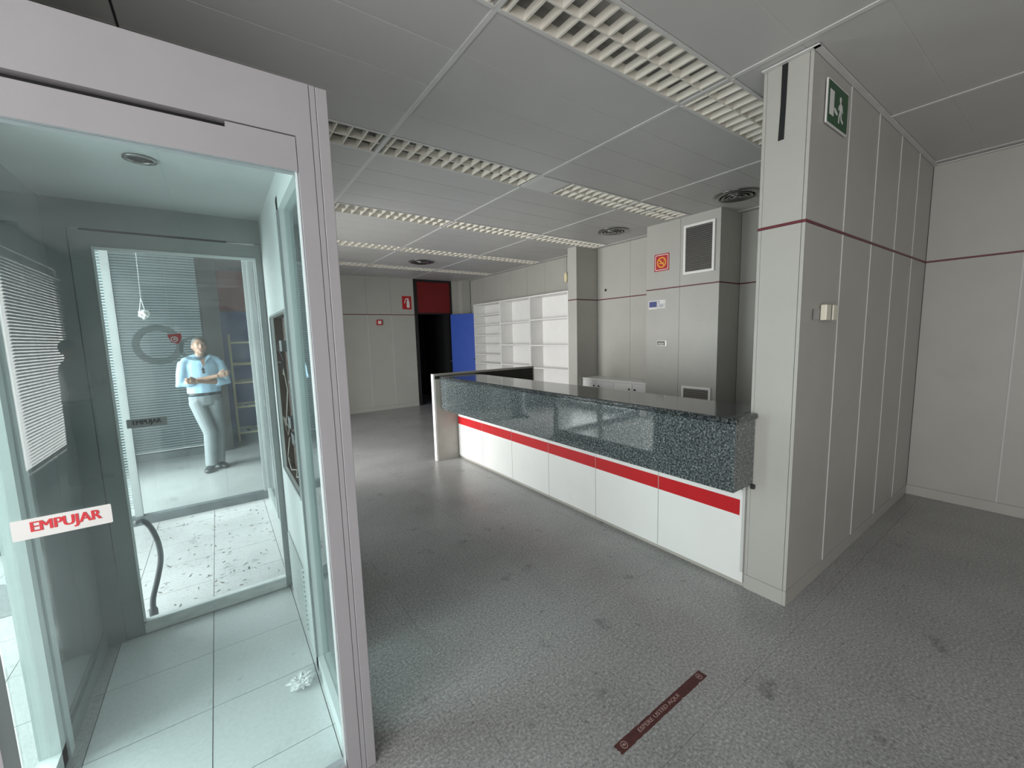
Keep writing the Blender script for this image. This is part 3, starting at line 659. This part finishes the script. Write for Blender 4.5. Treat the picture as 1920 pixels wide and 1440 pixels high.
# no smoking sign
ns = thing('no_smoking_sign', 'red square no smoking sign with yellow symbol on the column', 'sign', (4.77, 3.28, 2.49))
A = dict(O=(4.769, 3.28, 2.49), U=(0, -1, 0), V=(0, 0, 1), N=(-1, 0, 0))
plate('sign_plate', [rrect(-.108, .108, -.108, .108, .012)], t=.003, m='signred', parent=ns, **A)
fr = [rrect(-.096, .096, -.096, .096, .02), rrect(-.088, .088, -.088, .088, .016)]
plate('border', [[fr[0][k], fr[0][(k+1) % 24], fr[1][(k+1) % 24], fr[1][k]] for k in range(24)], t=.0006, m='signwhite', parent=ns, off=.0035, **A)
plate('ban_ring', ringpolys(0, 0, .052, .067, 32)+[[(-.045, .033), (-.033, .045), (.045, -.033), (.033, -.045)]], t=.0006, m='yellow', parent=ns, off=.0044, **A)
plate('cigarette', [rect(-.042, .025, -.016, -.005), rect(.029, .034, -.016, .004), [(.028, .008), (.040, .020), (.036, .030), (.030, .022)]], t=.0006, m='yellow', parent=ns, off=.0037, **A)
# two notices on the column
nt_ = thing('notice_label', 'blue and white notice label on the wide grey column', 'label', (4.77, 3.41, 1.955))
A = dict(O=(4.769, 3.405, 1.955), U=(0, -1, 0), V=(0, 0, 1), N=(-1, 0, 0))
plate('sheet', [rect(-.066, .066, -.055, .055)], t=.002, m='signwhite', parent=nt_, **A); plate('blue_print', [rect(-.055, .060, -.028, .045)], t=.0005, m='bluelabel', parent=nt_, off=.0025, **A)
n2 = thing('notice_label', 'white text notice label right beside the blue one', 'label', (4.77, 3.275, 1.96))
A['O'] = (4.769, 3.275, 1.96)
plate('sheet', [rect(-.058, .058, -.055, .055)], t=.002, m='signwhite', parent=n2, **A)
plate('print', [rect(-.045, -.03, .03, .045), rect(-.045, -.025, .012, .02)]+[rect(-.045, .045-.02*(k % 2), -.005-.011*k, -.001-.011*k) for k in range(4)], t=.0005, m='bluelabel', parent=n2, off=.0025, **A)
lk = thing('lock_plate', 'small steel recessed lock plate on the wide grey column', 'lock', (4.77, 3.265, 1.45))
A['O'] = (4.769, 3.265, 1.45)
plate('plate', [rect(-.075, .075, -.034, .034)], t=.004, m='steel', parent=lk, **A); plate('recess', [rect(-.066, .052, -.026, .026)], t=.0006, m='ink', parent=lk, off=.0046, **A)
plate('flap', [rect(-.056, .045, -.020, .012)], t=.003, m='edge', parent=lk, off=.0055, **A)

# ================================================================== COUNTER
ct = thing('reception_counter', 'long white reception counter with red stripe and speckled grey granite top', 'counter', (2.5, 2.97, 0))
PJ = [1.135, 1.745, 2.36, 2.975, 3.59, 4.205, 4.815]
for a, b in zip(PJ, PJ[1:]):
    p = box('front_panel', 2.535, 2.553, a+.003, b-.003, .03, .625, 'white', ct)
    box('red_stripe', 2.5338, 2.535, a+.003+(.03 if a < 1.2 else 0), b-.003, .46, .56, 'red', p)
for x in PJ[1:-1]: box('joint_strip', 2.5365, 2.5365+.01, x-.003, x+.003, .03, .625, 'edge', ct)
box('corner_angle', 2.529, 2.541, 1.1365, 1.1525, .10, .69, 'batten', ct)
box('plinth', 2.548, 2.60, 1.135, 4.815, 0, .03, 'edge', ct)
box('body', 2.554, 2.74, 1.135, 4.815, .03, .70, 'edge', ct)
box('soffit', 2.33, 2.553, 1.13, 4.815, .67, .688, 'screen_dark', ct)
fa = box('granite_fascia', 2.305, 2.33, 1.10, 4.815, .68, 1.075, 'granite', ct, bev=.002)
box('granite_end', 2.3305, 2.536, 1.10, 1.125, .68, 1.075, 'granite', ct, bev=.002)
box('granite_top', 2.29, 2.537, 1.085, 1.134, 1.078, 1.112, 'granite_top', ct, bev=.010)
box('granite_top', 2.29, 2.80, 1.135, 4.815, 1.078, 1.112, 'granite_top', ct, bev=.010)
box('rear_support', 2.70, 2.74, 1.135, 4.815, .70, 1.078, 'screen_dark', ct)
box('rubber_foot', 2.515, 2.536, 1.085, 1.105, .655, .68, 'ink', ct)
sc = thing('counter_end_screen', 'tall narrow screen panel with bright white edge closing the far end of the counter', 'screen', (3.0, 4.86, 0))
box('edge_board', 2.215, 2.235, 4.835, 4.90, 0, 1.14, 'whitegloss', sc)
box('panel', 2.236, 3.84, 4.836, 4.899, 0, 1.115, 'screen_dark', sc)
box('panel_facing', 2.236, 2.70, 4.8285, 4.8355, 0, 1.075, 'edge', sc)
box('top_cap', 2.236, 3.86, 4.833, 4.902, 1.116, 1.14, 'edge', sc); box('end_cap', 3.841, 3.86, 4.833, 4.902, 0, 1.115, 'edge', sc)

# ================================================================== PARTITION DETAILS
ex = thing('exit_sign', 'green running-man exit sign high on the grey partition', 'sign', (2.855, .9, 2.78))
A = dict(O=(2.855, .894, 2.78), U=(1, 0, 0), V=(0, 0, 1), N=(0, -1, 0))
plate('sign_plate', [rrect(-.155, .155, -.11, .11, .006)], t=.008, m='signwhite', parent=ex, **A)
plate('green_field', [rrect(-.147, .147, -.103, .103, .004)], t=.0006, m='green', parent=ex, off=.0085, **A)
plate('door_symbol', [rect(-.125, -.065, -.062, .062)], t=.0006, m='signwhite', parent=ex, off=.0094, **A)
man = [disc(.030, .046, .013, .015), [(.022, .030), (.042, .032), (.052, .000), (.048, -.020), (.022, -.018), (.020, .006)],
       [(.040, .030), (.058, .022), (.072, -.012), (.064, -.016), (.050, .012)], [(.024, .026), (.006, .010), (.000, -.010), (.010, -.012), (.016, .004), (.026, .014)],
       [(.022, -.016), (.038, -.018), (.024, -.044), (.022, -.075), (.008, -.075), (.010, -.040)], [(.034, -.018), (.049, -.018), (.058, -.045), (.080, -.055), (.078, -.068), (.046, -.056)],
       [(-.055, -.012), (-.035, -.018), (-.005, -.032), (-.012, -.045), (-.045, -.038), (-.060, -.024)]]
plate('running_figure', man, t=.0006, m='signwhite', parent=ex, off=.0094, **A)
crd = thing('card_reader', 'cream plastic card reader with a dark slot on the partition', 'card reader', (2.885, .9, 1.685))
box('reader_half', 2.795, 2.869, .862, .8935, 1.64, 1.728, 'cream', crd, bev=.005); box('reader_half', 2.902, 2.978, .862, .8935, 1.64, 1.728, 'cream', crd, bev=.005); box('slot', 2.868, 2.903, .870, .8935, 1.642, 1.726, 'ink', crd)
tag(box('tape_patch', 2.70, 2.79, .8932, .8942, 1.645, 1.705, 'signgrey'), 'faint square of clear tape left of the card reader', 'tape')
tp = plate('black_tape', [[(-.012, 0), (.016, 0), (.014, -.20), (.011, -.38), (-.017, -.38), (-.012, -.21)]], (2.5385, 1.03, 2.975), (0, -1, 0), (0, 0, 1), (-1, 0, 0), .0015, 'black')
tag(tp, 'strip of black tape hanging from the ceiling on the pillar end', 'tape')
# queue line sticker on the floor
fsn = thing('floor_sticker', 'worn maroon waiting-line sticker with pale lettering on the floor', 'sticker', (1.42, .931, 0))
A = dict(O=(1.42, .931, .0002), U=(1, 0, 0), V=(0, 1, 0), N=(0, 0, 1))
edge_pts = []; rnd = random.Random(2)
for k in range(41): edge_pts.append((-.30+.6*k/40, -.0215+(rnd.uniform(0, .004) if rnd.random() < .35 else 0)))
for k in range(5): edge_pts.append((.30+rnd.uniform(-.002, .002), -.02+.04*(k+.5)/5))
for k in range(41): edge_pts.append((.30-.6*k/40, .0215-(rnd.uniform(0, .003) if rnd.random() < .15 else 0)))
for k in range(5): edge_pts.append((-.30+rnd.uniform(-.004, .006), .02-.04*(k+.5)/5))
plate('strip', [edge_pts], t=.0005, m='maroon', parent=fsn, **A)
text('lettering', 'ESPERE USTED AQUI', .024, 'maroonink', (1.385, .931, .0002), (1, 0, 0), (0, 1, 0), (0, 0, 1), fsn, off=.0008, bold=.0006, t=.0002, width=.275)
for u in (-.265, .268): plate('emblem', ringpolys(u, 0, .012, .015, 24)+[disc(u-.003, .001, .005, n=10), [(u+.002, .006), (u+.007, .003), (u+.007, -.004), (u+.002, -.006)]], t=.0003, m='maroonink', parent=fsn, off=.0008, **A)

# ================================================================== CEILING LIGHTS AND DIFFUSERS
BP = 1.35/14
def blade_mesh(wd):
    bm = bmesh.new()
    bmesh.ops.create_cube(bm, size=1); bmesh.ops.scale(bm, vec=(.011, wd, .042), verts=bm.verts)
    for v in bm.verts:
        if v.co.z > 0: v.co.x *= .45
    return mesh_of(bm, 'blade', 'louver')
BLADE = blade_mesh(PY-.036)
LN = {0: 'first row over the counter end', 1: 'second row', 2: 'third row', 3: 'fourth row', 4: 'farthest row'}
lightlab = {(0, 0): 'louvred ceiling light at the top edge, leftmost of the nearest row', (0, 1): 'large louvred ceiling light above the white counter front, nearest row', (0, 2): 'louvred ceiling light disappearing behind the pillar, nearest row',
            (1, 0): 'louvred ceiling light half hidden behind the vestibule post, second row', (1, 1): 'louvred ceiling light left of the blank plate in the second row', (1, 2): 'louvred ceiling light right of the blank plate in the second row', (1, 3): 'short louvred ceiling light ending at the wide grey column',
            (2, 0): 'leftmost louvred ceiling light of the third row', (2, 1): 'middle louvred ceiling light of the third row', (2, 2): 'louvred ceiling light of the third row ending above the narrow column',
            (3, 0): 'leftmost louvred ceiling light of the fourth row', (3, 1): 'middle louvred ceiling light of the fourth row', (3, 2): 'louvred ceiling light of the fourth row ending above the shelving',
            (4, 0): 'leftmost louvred ceiling light of the farthest row', (4, 1): 'middle louvred ceiling light of the farthest row', (4, 2): 'louvred ceiling light of the farthest row ending above the shelving'}
for si, y0 in enumerate(STRIPS):
    y1 = y0+PY
    for k, (a, b) in enumerate(FIX[si]):
        o = thing('ceiling_light', lightlab[(si, k)], 'ceiling light', ((a+b)/2, (y0+y1)/2, ZC), 'louvred ceiling lights')
        L = W[o.name]; a_, b_ = a+.016, b-.016
        boxes('housing', [(a_, b_, y0+.004, y1-.004, ZC+.105, ZC+.11), (a_, b_, y0+.004, y0+.010, ZC, ZC+.105), (a_, b_, y1-.010, y1-.004, ZC, ZC+.105), (a_, a_+.006, y0+.01, y1-.01, ZC, ZC+.105), (b_-.006, b_, y0+.01, y1-.01, ZC, ZC+.105)], 'housing', o, L)
        boxes('rim', [(a_-.002, b_+.002, y0-.002, y0+.016, ZC-.006, ZC-.001), (a_-.002, b_+.002, y1-.016, y1+.002, ZC-.006, ZC-.001)], 'tee', o, L)
        ym = (y0+y1)/2
        box('divider', a_+.007, b_-.007, ym-.0035, ym+.0035, ZC-.004, ZC+.036, 'louver', o)
        for yy in (y0+.0165, y1-.0185): box('side_reflector', a_+.007, b_-.007, yy, yy+.002, ZC-.004, ZC+.046, 'louver', o)
        for yy in (y0+PY*.27, y0+PY*.73): tubeobj('tube', [(a_+.03, yy, ZC+.078), (b_-.03, yy, ZC+.078)], .013, 'tube', o, 10)
        n = max(1, round((b-a)/BP)); p = (b-a)/n
        for q in range(n):
            x = a+p*(q+.5) if n > 1 else (a+b)/2
            obj('blade', BLADE, (x, ym, ZC+.0165), o)
tag(box('blank_ceiling_plate', 2.455, 2.775, STRIPS[1]+.01, STRIPS[1]+PY-.01, ZC-.006, ZC-.0005, 'tee'), 'plain metal plate filling the gap in the second light row', 'ceiling plate')
def diffuser(label, x, y, r):
    o = thing('air_diffuser', label, 'air vent', (x, y, ZC), 'round steel ceiling diffusers')
    z = ZC-.0005; s_ = r/.215
    def ring(nm, prof): lathe(nm, [(a*s_, b) for a, b in prof], 'steel', (x, y, z), o, 48)
    ring('outer_ring', [(.150, 0), (.215, -.002), (.213, -.010), (.170, -.022), (.150, -.014), (.150, 0)])
    ring('cone', [(.105, -.004), (.140, -.016), (.136, -.026), (.098, -.012), (.105, -.004)])
    ring('cone', [(.060, -.004), (.094, -.018), (.090, -.028), (.052, -.012), (.060, -.004)])
    ring('centre_disc', [(0, -.030), (.044, -.026), (.046, -.018), (0, -.012)])
    lathe('throat', [(0, -.0006), (.155*s_, -.0006), (.155*s_, 0), (0, 0)], 'ink', (x, y, z), o, 40)
diffuser('round steel ceiling diffuser right beside the pillar', 4.50, 2.22, .225)
diffuser('round steel ceiling diffuser left of the wide grey column', 4.52, 3.87, .205)
diffuser('round steel ceiling diffuser in the far part of the room', 3.15, 7.13, .235)

# ================================================================== PERSON (arms crossed, beyond the porch glass)
def blob(bm, pts):
    """tapered limb: pts = [(centre, rx, ry)] elliptical sections, closed ends (x = left/right of the section, y = depth)"""
    P = [Vector(p[0]) for p in pts]; n = len(P); rings = []; seg = 14
    for i in range(n):
        t = (P[min(i+1, n-1)]-P[max(i-1, 0)]).normalized()
        ref = Vector((0, 1, 0)) if abs(t.y) < .8 else Vector((0, 0, 1))
        u = ref.cross(t).normalized() if ref.cross(t).length > 1e-4 else Vector((1, 0, 0)); v = t.cross(u).normalized()
        rings.append([bm.verts.new(P[i]+u*pts[i][1]*math.cos(2*math.pi*k/seg)+v*pts[i][2]*math.sin(2*math.pi*k/seg)) for k in range(seg)])
    for a, b in zip(rings, rings[1:]):
        for k in range(seg): bm.faces.new((a[k], a[(k+1) % seg], b[(k+1) % seg], b[k]))
    for ring, i, j in ((rings[0], 0, 1), (rings[-1], n-1, n-2)):
        t = (P[i]-P[j]).normalized(); c = bm.verts.new(P[i]+t*min(pts[i][1], pts[i][2])*.6)
        for k in range(seg): bm.faces.new((ring[k], ring[(k+1) % seg], c))
def ball(bm, c, rx, ry, rz):
    r = bmesh.ops.create_icosphere(bm, subdivisions=3, radius=1)
    bmesh.ops.scale(bm, vec=(rx, ry, rz), verts=r['verts']); bmesh.ops.translate(bm, vec=c, verts=r['verts'])
def fused(name, bm, m, voxel, parent, smooth=6):
    """fuse overlapping pieces into one continuous surface"""
    bmesh.ops.recalc_face_normals(bm, faces=bm.faces[:])
    me = bpy.data.meshes.new('tmp'); bm.to_mesh(me); bm.free()
    o = bpy.data.objects.new('tmp', me); COL.objects.link(o)
    a = o.modifiers.new('r', 'REMESH'); a.mode = 'VOXEL'; a.voxel_size = voxel
    b = o.modifiers.new('s', 'SMOOTH'); b.factor = .5; b.iterations = smooth
    dg = bpy.context.evaluated_depsgraph_get(); out = bpy.data.meshes.new_from_object(o.evaluated_get(dg))
    bpy.data.objects.remove(o)
    out.materials.clear(); out.materials.append(MT[m])
    for p in out.polygons: p.use_smooth = True
    o = bpy.data.objects.new(name, out); COL.objects.link(o); o.parent = parent
    return o
pe = thing('person', 'person in light blue shirt and grey trousers, arms crossed, beyond the glass', 'person', (-.17, 6.45, 0))
pe.rotation_euler = (0, 0, math.radians(10))
V = Vector
# local frame: faces -Y, +X is image right
hipL, hipR = V((.085, .0, .90)), V((-.085, .0, .90))
kneeR, ankR = V((.005, -.055, .49)), V((-.015, -.01, .09))       # front leg crosses over slightly
kneeL, ankL = V((.105, .035, .49)), V((.085, .09, .09))
shL, shR = V((.178, .01, 1.385)), V((-.178, .01, 1.385))
elL, elR = V((.232, -.045, 1.115)), V((-.236, -.05, 1.12))
haL, haR = V((-.10, -.185, 1.16)), V((.125, -.20, 1.21))
# body with head, forearms and hands
bm = bmesh.new()
blob(bm, [((0, 0, .95), .14, .09), ((0, .005, 1.10), .135, .09), ((0, 0, 1.30), .15, .095), ((0, .01, 1.42), .12, .08), ((0, .005, 1.46), .06, .06), ((0, -.005, 1.53), .052, .055)])
HD = -.032
ball(bm, (0, -.008, 1.615+HD), .074, .090, .105); ball(bm, (0, -.035, 1.565+HD), .055, .06, .055)
ball(bm, (0, -.098, 1.605+HD), .014, .020, .020); ball(bm, (0, -.092, 1.625+HD), .010, .016, .022)
ball(bm, (0, -.090, 1.563+HD), .024, .010, .006); ball(bm, (0, -.086, 1.535+HD), .022, .018, .014)
for s in (-1, 1): ball(bm, (s*.076, .008, 1.605+HD), .010, .020, .030); ball(bm, (s*.030, -.080, 1.645+HD), .018, .014, .007)
for s, h, k, a in ((1, hipL, kneeL, ankL), (-1, hipR, kneeR, ankR)): blob(bm, [(h, .075, .08), (k, .05, .055), (a, .035, .04)])
for sh, el, ha in ((shL, elL, haL), (shR, elR, haR)):
    blob(bm, [(sh.lerp(el, .12), .040, .040), (sh.lerp(el, .5), .040, .040), (el, .037, .037), (el.lerp(ha, .35), .036, .034), (el.lerp(ha, .8), .026, .024), (ha, .024, .030)])
# hand of the upper (right) arm resting on the other arm: palm, four fingers, thumb
d = (haR-elR).normalized(); palm = haR+d*.045
blob(bm, [(haR, .026, .020), (palm, .036, .017), (palm+d*.025, .036, .015)])
upv = V((0, 0, 1)); 
for q, (off, ln) in enumerate(((.033, .068), (.012, .078), (-.010, .074), (-.031, .060))):
    b0 = palm+d*.022+upv*off; k1 = b0+d*ln*.55+V((0, .004, 0)); k2 = k1+d*ln*.30+V((0, .026, -.004)); k3 = k2+d*ln*.05+V((0, .026, -.004))
    blob(bm, [(b0, .0082, .0082), (k1, .0080, .0080), (k2, .0075, .0075), (k3, .0068, .0068)])
t0 = haR+d*.012+upv*.024; blob(bm, [(t0, .012, .012), (t0+d*.028+upv*.026, .011, .011), (t0+d*.058+upv*.034, .009, .009)])
# hand of the lower arm tucked under, fingers curling at the other elbow
d = (haL-elL).normalized(); palm = haL+d*.04
blob(bm, [(haL, .026, .020), (palm, .034, .016), (palm+d*.025, .034, .015)])
for off, ln in ((.031, .062), (.011, .072), (-.010, .068), (-.030, .054)):
    b0 = palm+d*.02+upv*off; k1 = b0+d*ln*.55+V((0, .006, 0)); k2 = k1+d*ln*.3+V((0, .02, 0))
    blob(bm, [(b0, .0082, .0082), (k1, .0080, .0080), (k2, .0072, .0072)])
t0 = haL+d*.01+upv*.022; blob(bm, [(t0, .012, .012), (t0+d*.03+upv*.022, .010, .010), (t0+d*.055+upv*.026, .009, .009)])
body = fused('body', bm, 'skin', .0048, pe, 2)
# face details
for s in (-1, 1):
    e = bmesh.new(); ball(e, (s*.029, -.084, 1.628+HD), .012, .006, .006); me = mesh_of(e, 'eye', 'ink', True); o = bpy.data.objects.new('eye', me); COL.objects.link(o); o.parent = body
e = bmesh.new(); ball(e, (0, -.0955, 1.560+HD), .020, .004, .0035); me = mesh_of(e, 'mouth', mat('lips', (.26, .10, .08), .5, noise=.1), True); o = bpy.data.objects.new('mouth', me); COL.objects.link(o); o.parent = body
# hair: receding, short and grey
bm = bmesh.new(); ball(bm, (0, .012, 1.635+HD), .080, .090, .098)
bmesh.ops.bisect_plane(bm, geom=bm.verts[:]+bm.edges[:]+bm.faces[:], plane_co=(0, -.035, 1.665+HD), plane_no=(0, -.80, -.35), clear_outer=True)
hr = obj('hair', mesh_of(bm, 'hair', 'hair', True), (0, 0, 0)); hr.parent = pe; hr.location = (0, 0, 0)
# shirt: torso, sleeves rolled to the elbow, collar
bm = bmesh.new()
blob(bm, [((0, 0, .955), .172, .118), ((0, 0, 1.02), .178, .130), ((0, -.004, 1.12), .176, .128), ((0, 0, 1.24), .186, .122), ((0, .005, 1.34), .188, .115), ((0, .012, 1.41), .150, .088), ((0, .012, 1.455), .078, .066)])
blob(bm, [(shR+V((.005, 0, -.004)), .058, .056), ((-.085, .012, 1.418), .060, .050), ((0, .014, 1.432), .066, .048), ((.085, .012, 1.418), .060, .050), (shL+V((-.005, 0, -.004)), .058, .056)])
for sh, el, ha in ((shL, elL, haL), (shR, elR, haR)):
    blob(bm, [(sh+V((0, 0, -.004)), .058, .062), (sh.lerp(el, .5), .060, .058), (el+V((0, 0, -.006)), .054, .054), (el.lerp(ha, .20), .055, .052), (el.lerp(ha, .34), .049, .046)])
sh_ = fused('shirt', bm, 'shirt', .010, pe, 4)
for s in (-1, 1):
    c = plate('collar', [[(s*.012, -.075), (s*.052, -.020), (s*.085, .012), (s*.070, .036), (s*.040, .020)]], (0, -.078, 1.43), (1, 0, 0), (0, .45, .9), (0, -.9, .45), .006, 'shirt'); c.parent = sh_; c.location = (0, -.078, 1.43)
nk = plate('open_neck', [[(-.030, .045), (.030, .045), (.0, -.085)]], (0, -.098, 1.395), (1, 0, 0), (0, .36, .93), (0, -.93, .36), .004, 'skin'); nk.parent = sh_; nk.location = (0, -.098, 1.395)
gl = bmesh.new(); ball(gl, (-.012, -.142, 1.295), .016, .008, .018); ball(gl, (-.010, -.142, 1.262), .015, .008, .017); tube(gl, [(-.012, -.14, 1.33), (-.012, -.146, 1.25)], .004, 6)
g = obj('sunglasses', mesh_of(gl, 'sunglasses', 'ink', True), (0, 0, 0)); g.parent = sh_; g.location = (0, 0, 0)
# trousers, belt, shoes
bm = bmesh.new()
blob(bm, [((0, 0, .985), .165, .115), ((0, .005, .93), .172, .125), ((0, .01, .86), .165, .125)])
for h, k, a in ((hipL, kneeL, ankL), (hipR, kneeR, ankR)):
    blob(bm, [(h, .096, .108), (h.lerp(k, .5), .088, .094), (k, .076, .080), (k.lerp(a, .5), .070, .076), (a+V((0, -.01, .0)), .066, .080), (a+V((0, -.015, -.035)), .064, .084)])
tr = fused('trousers', bm, 'trousers', .010, pe, 4)
bt = bmesh.new(); n = 40; rr = []
for z in (.965, 1.003):
    for r_ in ((.177, .129), (.171, .123)): rr.append([bt.verts.new((r_[0]*math.cos(2*math.pi*k/n), r_[1]*math.sin(2*math.pi*k/n), z)) for k in range(n)])
for (a, b) in ((0, 2), (2, 3), (3, 1), (1, 0)):
    for k in range(n): bt.faces.new((rr[a][k], rr[a][(k+1) % n], rr[b][(k+1) % n], rr[b][k]))
bl = obj('belt', mesh_of(bt, 'belt', 'leather', True), (0, 0, 0)); bl.parent = pe; bl.location = (0, 0, 0)
bk = box('buckle', -.022, .022, -.136, -.128, .966, 1.002, 'steel'); bk.parent = bl; bk.location = (0, -.132, .984)
for a, ang in ((ankL, 12), (ankR, -22)):
    bm = bmesh.new(); c, s_ = math.cos(math.radians(ang)), math.sin(math.radians(ang))
    f = lambda t: V((s_*t, -c*t, 0))
    base = V((a.x, a.y, 0))
    blob(bm, [(base+f(-.055)+V((0, 0, .045)), .034, .044), (base+f(.0)+V((0, 0, .05)), .038, .050), (base+f(.08)+V((0, 0, .038)), .044, .038), (base+f(.15)+V((0, 0, .030)), .046, .029), (base+f(.19)+V((0, 0, .025)), .034, .023)])
    bmesh.ops.bisect_plane(bm, geom=bm.verts[:]+bm.edges[:]+bm.faces[:], plane_co=(0, 0, .002), plane_no=(0, 0, -1), clear_outer=True)
    o = obj('shoe', mesh_of(bm, 'shoe', 'leather', True), (0, 0, 0)); o.parent = pe; o.location = (0, 0, 0)

# second person behind the viewer, seen only as a dark reflection in the near glass door
p2 = thing('person', 'person in dark clothes seen in profile as a dim reflection in the near glass', 'person', (-1.37, -3.9, 0))
p2.rotation_euler = (0, 0, math.radians(95))
MT['dark_cloth'] = mat('dark_clothing', (.06, .065, .07), .85, noise=.1, scale=20); MT['pale_cloth'] = mat('pale_grey_top', (.70, .71, .71), .85, noise=.08, scale=20)
swap = {'shirt': 'pale_cloth', 'trousers': 'dark_cloth', 'hair': 'black'}
def copy_tree(src, par):
    c = src.copy(); COL.objects.link(c); c.parent = par
    k = src.name.split('.')[0]
    if k in ('collar',): k = 'shirt'
    if k in swap: c.data = c.data.copy(); c.data.materials.clear(); c.data.materials.append(MT[swap[k]])
    for ch in list(src.children): copy_tree(ch, c)
for ch in list(pe.children): copy_tree(ch, p2)
